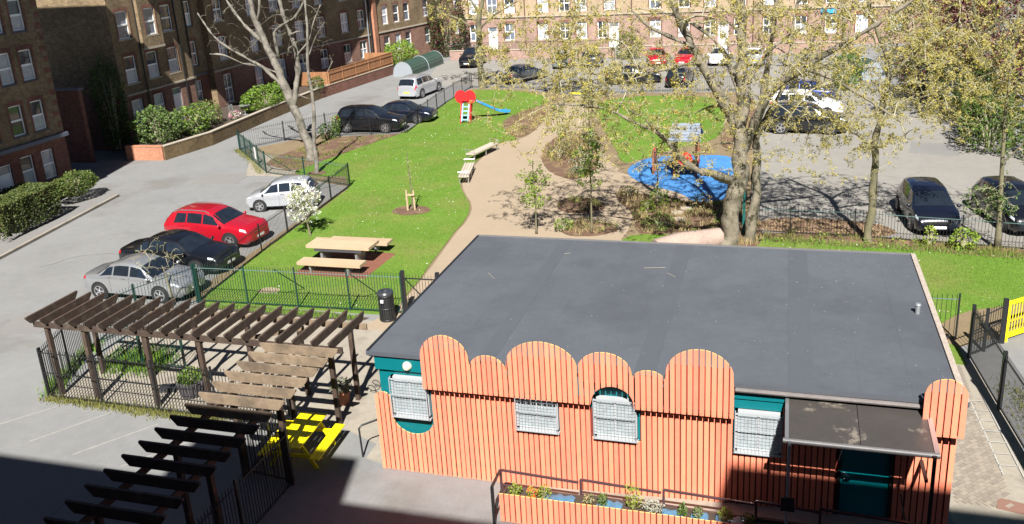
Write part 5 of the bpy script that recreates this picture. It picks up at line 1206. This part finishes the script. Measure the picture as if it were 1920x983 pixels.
# --- right hand tree in the bed by the railings
tree('flowering_tree','straight slimmer yellow flowered tree by the right railings',[([(3.35,35.4,-.1),(3.45,35.4,2.3),(3.4,35.4,4.0),(3.6,35.4,5.6),(3.65,35.4,7.0),(3.2,35.4,8.2),(2.6,35.4,10)],.17,.06),
 ([(3.5,35.4,4.8),(4.4,35.2,5.6),(5.8,35,6.2),(7.4,34.8,6.9)],.07,.02),([(3.6,35.4,6.2),(4.6,35.8,7.4),(6,36,8.4)],.07,.02),([(3.45,35.4,3.6),(2.7,35.1,4.4),(1.6,34.8,4.9)],.05,.02)],bark_green,
 np.vstack([ellip((4.2,35.2,7.0),(4.4,2.6,3.4),300,rg),ellip((6.8,35.6,6.4),(3.8,2.4,2.0),200,rg,.1),ellip((2.6,35,4.4),(2.2,1.4,1.3),55,rg,.1)]),.03,5,[bud,bud,bud2],.06,10,6,sec=ellip((4.4,35.2,7),(4,2.4,3.2),26,rg,.4))
# --- thin ivy clad stem at the right edge
tree('young_tree','thin pale stem wrapped in green leaves at the right edge',[([(7.9,35.3,-.05),(7.8,35.35,2.8),(7.72,35.4,4.6),(7.7,35.4,6.4),(7.75,35.4,9)],.10,.03),([(7.75,35.4,3.2),(8.4,35.2,4.2),(9,35,5)],.03,.012)],bark_green,
 np.vstack([ellip((7.5,35.2,1.9),(1.1,.7,.85),60,rg,.1),ellip((8.2,35.3,4.4),(1.4,1.0,1.2),16,rg),ellip((8,35.2,7.5),(2,1.6,2),16,rg)]),.016,3,[leaf_ivy,leaf_m],.075,8,8)
# --- pale bare tree by the road and the thin one next to it
tree('bare_tree','pale barked bare tree between the road railings and the lawn',[([(-27.05,46.5,-.1),(-27.4,46.5,1.6),(-28.0,46.5,3.5),(-28.6,46.5,5.4),(-29.25,46.5,7.0),(-29.6,46.5,8.3),(-30,46.5,10.5)],.31,.15),
 ([(-27.9,46.5,3.3),(-27.5,46.7,5),(-27.4,46.8,6.4),(-27.8,46.8,7.8),(-28.2,46.8,10)],.18,.10),
 ([(-28.3,46.4,4.4),(-29.2,46.1,5.5),(-30.1,46,6.1),(-31.3,45.9,6.8),(-32.2,45.8,7.6),(-33,45.8,8.9)],.11,.035),
 ([(-28.5,46.4,5.2),(-29.6,46.1,5.7),(-30.6,46,5.9),(-31.7,45.9,6.4),(-32.6,45.8,6.5)],.07,.025),
 ([(-28.3,46.2,6.2),(-28.2,46,7.6),(-27.5,46,8.1),(-26.6,46,8.6),(-25.6,46,10)],.10,.04),
 ([(-29.2,46.5,6.9),(-30.2,46.4,7.9),(-30.9,46.4,8.8),(-31.7,46.4,10.2)],.12,.06),
 ([(-27.4,46.8,6.2),(-26.6,46.9,7.0),(-26.2,47,8),(-25.6,47,9)],.07,.025),
 ([(-29.6,46.5,8.2),(-29.1,46.3,9.2),(-29,46.2,10.6)],.09,.04)],bark_pale,
 np.vstack([ellip((-29.2,46.4,8.2),(4.0,2.8,2.6),150,rg,.4)]),.032,2,[bud2],.05,1,10,twigm=bark_pale,sag=.1,maxlen=2.2,sec=ellip((-29,46.4,8),(3.6,2.4,2.6),16,rg,.5))
tree('bare_tree','thin upright bare tree beside the corner railings',[([(-25.1,43.4,-.05),(-25.05,43.4,1.7),(-24.8,43.4,3.8),(-24.85,43.4,5.9),(-24.6,43.4,7.9),(-24.5,43.4,10)],.14,.05),
 ([(-24.8,43.4,4.2),(-25.6,43.3,4.5),(-26.1,43.2,4.9)],.03,.012),([(-24.85,43.4,5.2),(-24,43.4,5.4),(-23.3,43.4,6.3)],.04,.012),([(-24.7,43.4,6.6),(-24.1,43.3,7.6),(-23.4,43.2,8.4)],.045,.012),([(-24.95,43.4,2.4),(-25.5,43.3,2.4)],.03,.01)],bark_pale,
 ellip((-24.5,43.4,7.2),(1.6,1.2,1.8),30,rg,.4),.016,1,[bud2],.05,2,11,twigm=bark_pale,maxlen=1.2)
# --- tree by the far corner of the lawn and one near the far gate
tree('flowering_tree','yellow tufted tree at the far corner of the lawn behind the slide',[([(-24.2,70.5,-.1),(-24.2,70.5,2.9),(-24.1,70.5,5.5),(-23.7,70.5,7.2),(-23.3,70.5,10)],.34,.12),([(-24.15,70.5,4.4),(-25.5,70.3,5.6),(-27.4,70,6.4)],.11,.03),([(-24.1,70.5,4.9),(-22.6,70.2,6),(-20.6,70,7.0)],.12,.03),([(-23.9,70.5,6),(-24.8,70,7.6),(-26,69.6,9)],.1,.03)],bark_green,
 np.vstack([ellip((-23.6,70.2,7.0),(5.6,3.4,3.2),120,rg),ellip((-22,69.6,3.4),(3.4,1.6,1.6),45,rg,.1)]),.035,4,[bud,bud2],.14,9,13)
tree('flowering_tree','leaning yellow tree beside the far gate of the path',[([(-17.0,67.4,-.05),(-16.8,67.3,1.6),(-16.2,67.2,3.2),(-15.6,67,4.8),(-15.2,66.8,6.5)],.16,.05),([(-16.4,67.2,2.6),(-15.4,66.8,3.2),(-14.2,66.4,3.4)],.06,.02)],bark_green,
 np.vstack([ellip((-16.2,67,3.6),(2.7,1.8,2.4),80,rg,.1),ellip((-15.6,67,6),(3,2,2.2),55,rg)]),.03,4,[bud,bud2],.14,10,14)
# --- saplings in the garden
def stake(x,y,label):
    q=MB(); q.cyl(x,y,0,1.05,.05,.045,8); q.cyl(x+.32,y+.1,0,1.0,.05,.045,8); q.box(x-.05,y-.02,.78,x+.38,y+.12,.83); o=q.build('tree_stake',oak); tag(o,label,'stake')
def sapling(label,x,y,h,r_,n,mats,size,seed,per=7,low=.35,cl=3):
    rgx=np.random.default_rng(seed)
    at=ellip((x,y,h*(.5+low/2)),(r_,r_,h*(1-low)/2),n,rgx,.2)
    tree('young_tree',label,[([(x,y,0),(x+.03,y,h*.4),(x-.02,y,h*.75),(x,y,h)],.045,.012)],bark_green,at,.012,cl,mats,size,per,seed,sag=-.05,spread=.08,maxlen=1.3)
sapling('fresh green sapling behind the hut roof, left of the pair',-9.95,34.8,3.3,.75,55,[leaf_y,leaf_b],.10,31,7,.35)
sapling('taller dark green sapling behind the hut roof, right of the pair',-7.6,35.1,4.8,.75,80,[leaf_m,leaf_b,leaf_y],.10,32,8,.4)
sapling('small staked tree in a mulch circle on the lawn',-16.75,37.35,2.9,.34,22,[leaf_y,bud2],.05,33,4,.4,2)
stake(-16.95,37.25,'short timber stakes holding the small lawn tree')
sapling('thin sapling in the bed before the blue surface',-5.6,40.9,2.6,.5,22,[bud,straw],.07,34,5,.4)
sapling('wispy sapling in the middle bed of the path',-11.9,47.5,3.4,.8,50,[leaf_y,bud2],.10,35,7,.3)
sapling('upright sapling behind the middle bed',-10.9,50.5,4.2,.8,50,[leaf_y,bud2],.10,36,7,.3)
# white blossom tree
rgb=np.random.default_rng(44)
tree('blossom_tree','small white blossom tree by the railings near the hatchback',[([(-20.0,33.3,0),(-20.05,33.3,.5),(-20.1,33.3,1.3),(-20.1,33.3,2.2)],.06,.02)],bark_green,np.vstack([ellip((-20.15,33.3,1.65),(.85,.7,1.0),120,rgb,.2)]),.014,6,[blossom_m,blossom_m,blossom_m,leaf_y],.06,10,44,maxlen=1.2,spread=.06)
tree('bare_shrub','twiggy bare shrub by the green corner post near the silver car',[([(-21.3,25.3,0),(-21.4,25.4,.7),(-21.6,25.5,1.4)],.05,.02)],bark_green,ellip((-21.6,25.4,1.7),(1.1,.7,.95),55,rgb,.4),.012,2,[leaf_y,bud2],.04,2,45,maxlen=1.4,spread=.05,cat='shrub')
# ================================================================== SHRUBS AND HEDGES
def bush(name,label,c,r,n,size,mats,seed,cat='shrub',lump=.35):
    rgx=np.random.default_rng(seed); t=thing(name,label,cat,(c[0],c[1],max(0,c[2]-r[2])),'shrubs')
    d=rgx.normal(size=(n,3)); d/=np.linalg.norm(d,axis=1)[:,None]
    ln=np.array([mnoise.noise(Vector(q*1.8)+Vector((seed*1.3,seed*.7,0)))+.5*mnoise.noise(Vector(q*4.5)+Vector((seed,0,seed))) for q in d])
    k=(1+lump*ln)*(.72+.3*rgx.random(n)**.5)
    P=np.array(c)+d*k[:,None]*np.array(r); P=P[P[:,2]>.05]
    mi=rgx.integers(0,len(mats),len(P)); leaves('foliage',P,size,mats,t,rgx,mi,.65)
    # woody inside: stems fanning out
    rs=random.Random(seed); q=MB(); zb=max(0,c[2]-r[2])
    for k2 in range(10):
        a=rs.uniform(0,6.28); e=rs.uniform(.3,.75); q.tube([(c[0]+.12*r[0]*math.cos(a),c[1]+.12*r[1]*math.sin(a),zb),(c[0]+.4*e*r[0]*math.cos(a),c[1]+.4*e*r[1]*math.sin(a),c[2]),(c[0]+e*r[0]*math.cos(a),c[1]+e*r[1]*math.sin(a),c[2]+r[2]*.6)],[.035,.025,.008],5)
    q.build('stems',twig_m,t); return t
def hedge(name,label,a,b,w_,h,n,size,mats,seed,z0=.25):
    rgx=np.random.default_rng(seed); a=np.array(a,float); b=np.array(b,float); t_=thing(name,label,'hedge',(*((a+b)/2),0),'shrubs')
    d=b-a; L_=np.hypot(*d); d/=L_; s=np.array([-d[1],d[0]])
    u=rgx.random(n)*L_; f=rgx.integers(0,4,n); v=rgx.uniform(-1,1,n)*w_/2; z=z0+rgx.random(n)*(h-z0); dep=rgx.random(n)**2*.14
    v=np.where(f==0,w_/2-dep,np.where(f==1,-w_/2+dep,v)); z=np.where(f>=2,h-dep,z)
    bulge=np.array([.14*mnoise.noise(Vector((q*.8,w2*.8,seed))) for q,w2 in zip(u,z)])
    P2=a+np.outer(u,d)+np.outer(v+bulge*np.sign(v),s); z=z+np.where(f>=2,bulge,0)
    ends=rgx.random(n)<.08; P2[ends]=a+np.outer(np.where(rgx.random(ends.sum())<.5,dep[ends],L_-dep[ends]),d)+np.outer(rgx.uniform(-1,1,ends.sum())*w_/2,s)
    mi=rgx.integers(0,len(mats),n); leaves('foliage',np.column_stack([P2,z]),size,mats,t_,rgx,mi,.65)
    rs=random.Random(seed); q=MB()
    for k in range(int(L_/.35)):
        p=a+d*(k+.5)*.35; ax=rs.uniform(-.2,.2); q.tube([(p[0],p[1],0),(p[0]+ax,p[1]+ax,h*.5),(p[0]+2*ax,p[1],h*.85)],[.04,.03,.01],5)
    q.build('stems',twig_m,t_); return t_
hedge('clipped_hedge','tall clipped hedge before the shaded flats at the left edge',(-35.0,30.2),(-35.5,34.3),1.9,1.8,12000,.11,[leaf_h,leaf_h,leaf_d],51)
bush('clipped_hedge','lower rounded hedge clump nearer the passage',(-35.9,36.9,1.0),(.85,1.5,.62),3800,.10,[leaf_h,leaf_h,leaf_m],52,cat='hedge',lump=.2)
hedge('clipped_hedge','strip of hedge against the wall of the shaded flats',(-37.0,29.8),(-36.9,34.6),.7,1.6,2200,.10,[leaf_h,leaf_d],53)
struct(MB().prism([(-36.9,39.9),(-34.2,38.0),(-32.5,27.2),(-32.8,27.0),(-37.3,27.0),(-37.3,39.6)],-.02,.05).build('hedge_bed',asphalt_p)); 
kb=MB(); 
for a,b in (((-34.2,38.0),(-32.5,27.2)),): kb.beam((*a,.06),(*b,.06),.14,.14)
struct(kb.build('kerb',concrete))
bush('garden_shrub','big glossy shrub spilling over the end of the retaining wall',(-38.5,47.4,1.75),(1.6,1.5,1.15),3600,.15,[leaf_ivy,leaf_m],61)
bush('garden_shrub','rounded green shrub beside the end shrub and white door',(-37.6,49.9,1.7),(1.0,1.6,1.0),2600,.14,[leaf_ivy,leaf_b,leaf_m],62)
bush('garden_shrub','loose reddish green shrub right of the white door',(-38.2,52.4,1.55),(.9,1.0,.85),1300,.12,[leaf_m,leaf_h,straw],63)
bush('garden_shrub','long bright green shrub along the retaining wall',(-37.5,58.6,1.5),(.9,3.0,.85),3600,.13,[leaf_b,leaf_b,leaf_m],64)
bush('garden_shrub','small dark shrub at the start of the timber fence',(-37.2,66.0,1.2),(.6,.9,.6),900,.12,[leaf_m,leaf_d],65)
bush('garden_shrub','lime green hedge clump behind the cycle hangar',(-36.4,81.6,1.4),(1.0,3.2,1.2),2600,.16,[leaf_b,leaf_b],66)
bush('wall_ivy','dark ivy climbing the shaded corner of the long flats',(-41.4,46.9,3.2),(1.2,.9,2.9),3600,.14,[leaf_d,leaf_d,leaf_m],67)
bush('garden_shrub','pinkish flowering clump in the raised garden',(-37.2,53.9,1.15),(.35,.45,.3),300,.09,[flower_p,leaf_m,blossom_m],68)
bush('dark_shrub','dark bare thicket at the far end of the long flats',(-34.6,90.5,3.2),(2.0,3.0,3.8),9000,.16,[leaf_d,leaf_d,leaf_red],69,lump=.4)
bush('garden_shrub','olive shrub before the far flats behind the red cars',(-14.4,85.6,1.2),(1.3,1.0,1.3),1600,.15,[leaf_h,leaf_m],70)
bush('garden_shrub','bright green shrub behind the blue car in the right court',(4.4,68.5,1.4),(1.0,1.0,1.4),1600,.14,[leaf_b,leaf_m],73)
bush('bed_shrub','low evergreen shrub beside the black people carrier',(-28.6,51.6,.55),(.7,.6,.6),800,.10,[leaf_m,leaf_d],74)
bush('bed_shrub','bright little shrub behind the people carrier',(-28.9,53.3,.6),(.35,.35,.6),350,.10,[leaf_b],75)
bush('bed_shrub','lime green shrub in the bed below the navy hatchback',(6.7,35.0,.45),(.5,.4,.42),420,.11,[leaf_b,leaf_y],76)
bush('bed_shrub','thin lime sprig in front of the navy hatchback',(5.55,35.2,.45),(.22,.2,.45),170,.10,[leaf_y],77)
# thickets on the right boundary: plum red, evergreen and yellow twigs
rgt=np.random.default_rng(81)
bd=[(10.6,51.5,1.3,1.6,2.6,1.5,[leaf_h,leaf_m],'evergreen thicket at the near end of the right boundary'),(11.2,56.0,1.6,1.7,2.8,1.9,[leaf_d,leaf_h],'dark thicket along the right boundary, second from the near end'),(10.6,60.8,1.8,1.8,2.8,2.0,[leaf_d,straw,leaf_m],'brown green thicket in the middle of the right boundary'),(9.2,65.5,2.0,1.6,2.6,2.2,[leaf_d,leaf_red,leaf_h],'reddish thicket beyond the middle of the right boundary'),(11.8,61,5.2,3.4,3.6,3.2,[leaf_red,leaf_red,leaf_red,leaf_d],'plum red leaved tree crown over the right boundary'),(13.4,55,4.2,2.2,2.8,2.2,[leaf_red,leaf_h,straw_d],'brownish red tree crown at the top right'),(15,68,5,3.0,3.4,3.4,[leaf_red,leaf_d,straw_d],'mixed tree crown at the far top right'),(9.5,73.5,3.6,2.4,2.4,3.2,[straw,leaf_h],'straw coloured twiggy bush beside the far hangar'),(12.5,80,4.6,3.4,3,4.2,[leaf_h,straw_d],'tall green tree crown before the far flats on the right'),(13.6,48.2,1.2,1.8,2.4,1.5,[leaf_h,straw],'ragged thicket at the right edge of the court')]
for k,(x,y,z,a,b,c_,ms,lab) in enumerate(bd):
    bush('boundary_thicket',lab,(x,y,z),(a,b,c_),int(1500*(a*b*c_)**.5*.95),.16,ms,82+k,lump=.5)
tree('bare_tree','yellow budded twiggy tree over the right boundary',[([(11.5,58,-.1),(11.2,58,3),(10.6,57.8,5.5),(10,57.4,8)],.2,.06),([(11.2,58,3),(9.6,57.2,4.8),(7.8,56.4,5.6)],.08,.02),([(10.8,57.9,5),(12.4,57,6.8),(14,56,7.6)],.08,.02)],bark_green,np.vstack([ellip((10.0,57.3,5.8),(4.4,3.2,2.6),85,rgt),ellip((8.6,57.6,4.2),(2.8,2.2,2.0),50,rgt,.1)]),.03,4,[bud,bud2],.12,9,95)
tree('bare_tree','yellow budded tree standing before the far flats on the right',[([(4.6,76,-.1),(4.5,76,3),(4.2,76,5.5),(4,76,9)],.22,.07),([(4.5,76,3.4),(3,75.6,5),(1.4,75.2,6.4)],.08,.02),([(4.3,76,4.6),(5.8,75.6,6),(7.4,75.2,7)],.08,.02)],bark_green,ellip((4.2,75.6,6.4),(4.6,3,3.2),120,rgt),.03,4,[bud,bud2],.14,9,96)
tree('bare_tree','bare budding tree between the far parked cars',[([(-3.5,74,-.1),(-3.5,74,3),(-3.3,74,5.5),(-3.2,74,9)],.22,.07),([(-3.5,74,3.6),(-5,73.6,5),(-6.8,73.2,6)],.08,.02),([(-3.4,74,4.4),(-2,73.6,6),(-.6,73.2,7)],.08,.02)],bark_green,ellip((-3.6,73.8,6.2),(4.4,3,3.0),90,rgt),.03,3,[bud,bud2],.14,8,97)
# low planting in the beds: one object per kind nobody could count
rgp=np.random.default_rng(120)
for k,(i,n,h,m,lab) in enumerate(((0,900,.16,blade_dry,'low ground cover in the bed by the pale tree'),(1,900,.2,straw,'dry ground cover in the bed left of the path'),(2,1400,.28,straw,'straw coloured perennials in the middle bed'),(3,260,.18,blade_dry,'sparse plants in the small oval bed'),(4,420,.2,straw,'sparse plants in the oval bed behind the roof'),(5,2600,.24,straw,'dry perennials in the bed before the blue surface'),(6,1500,.16,blade_dry,'weedy growth in the bed by the right railings'),(7,700,.2,straw,'dry growth in the bed right of the far lawn'))):
    P=sample_poly(bedpolys[i],n,rgp); cl=P[rgp.integers(0,max(2,n//30),n)]+rgp.normal(size=(n,2))*.16
    keep=in_poly(cl,bedpolys[i]); o=stuff(blades('ground_cover',cl[keep],.045,h,.035,m,rgp)); o['label']=lab; o['category']='ground cover'
    P=sample_poly(bedpolys[i],n//3,rgp); c2=P[rgp.integers(0,max(2,n//70),n//3)]+rgp.normal(size=(n//3,2))*.14
    o2=leaves('ground_cover',np.column_stack([c2,.06+.18*rgp.random(len(c2))]),.08,[leaf_m,leaf_y,leaf_b],None,rgp,rgp.integers(0,3,len(c2))); stuff(o2); o2['label']=lab.replace('in the','leaves in the',1) if 'in the' in lab else lab; o2['category']='ground cover'
for k,(x,y,r_,h,m,lab) in enumerate(((-5.3,39.4,.45,.45,[leaf_m,leaf_b],'green shrub in the middle of the mulch bed'),(-5.7,38.3,.35,.35,[leaf_y,leaf_b],'lime shrub near the path in the mulch bed'),(-4.9,36.2,.7,.3,[leaf_m,leaf_h],'low spreading shrub by the small lawn'),(-6.9,40.6,.5,.3,[straw,leaf_h],'dry clump at the path end of the mulch bed'),(-3.4,39.0,.5,.4,[straw,leaf_d],'brown clump below the blue surface'),(-12.0,47.6,.7,.4,[straw,leaf_h],'straw clump at the foot of the wispy sapling'),(-10.4,46.2,.6,.45,[silver_leaf,leaf_h],'silvery clump at the right of the middle bed'),(-10.2,44.2,.5,.25,[silver_leaf,leaf_m],'pale low clump at the near tip of the middle bed'),(-8.9,35.4,.4,.3,[leaf_m,leaf_y],'small green clump at the left of the oval bed'))):
    bush('bed_shrub',lab,(x,y,h*.8),(r_,r_,h),int(500*r_/.5),.08,m,130+k)
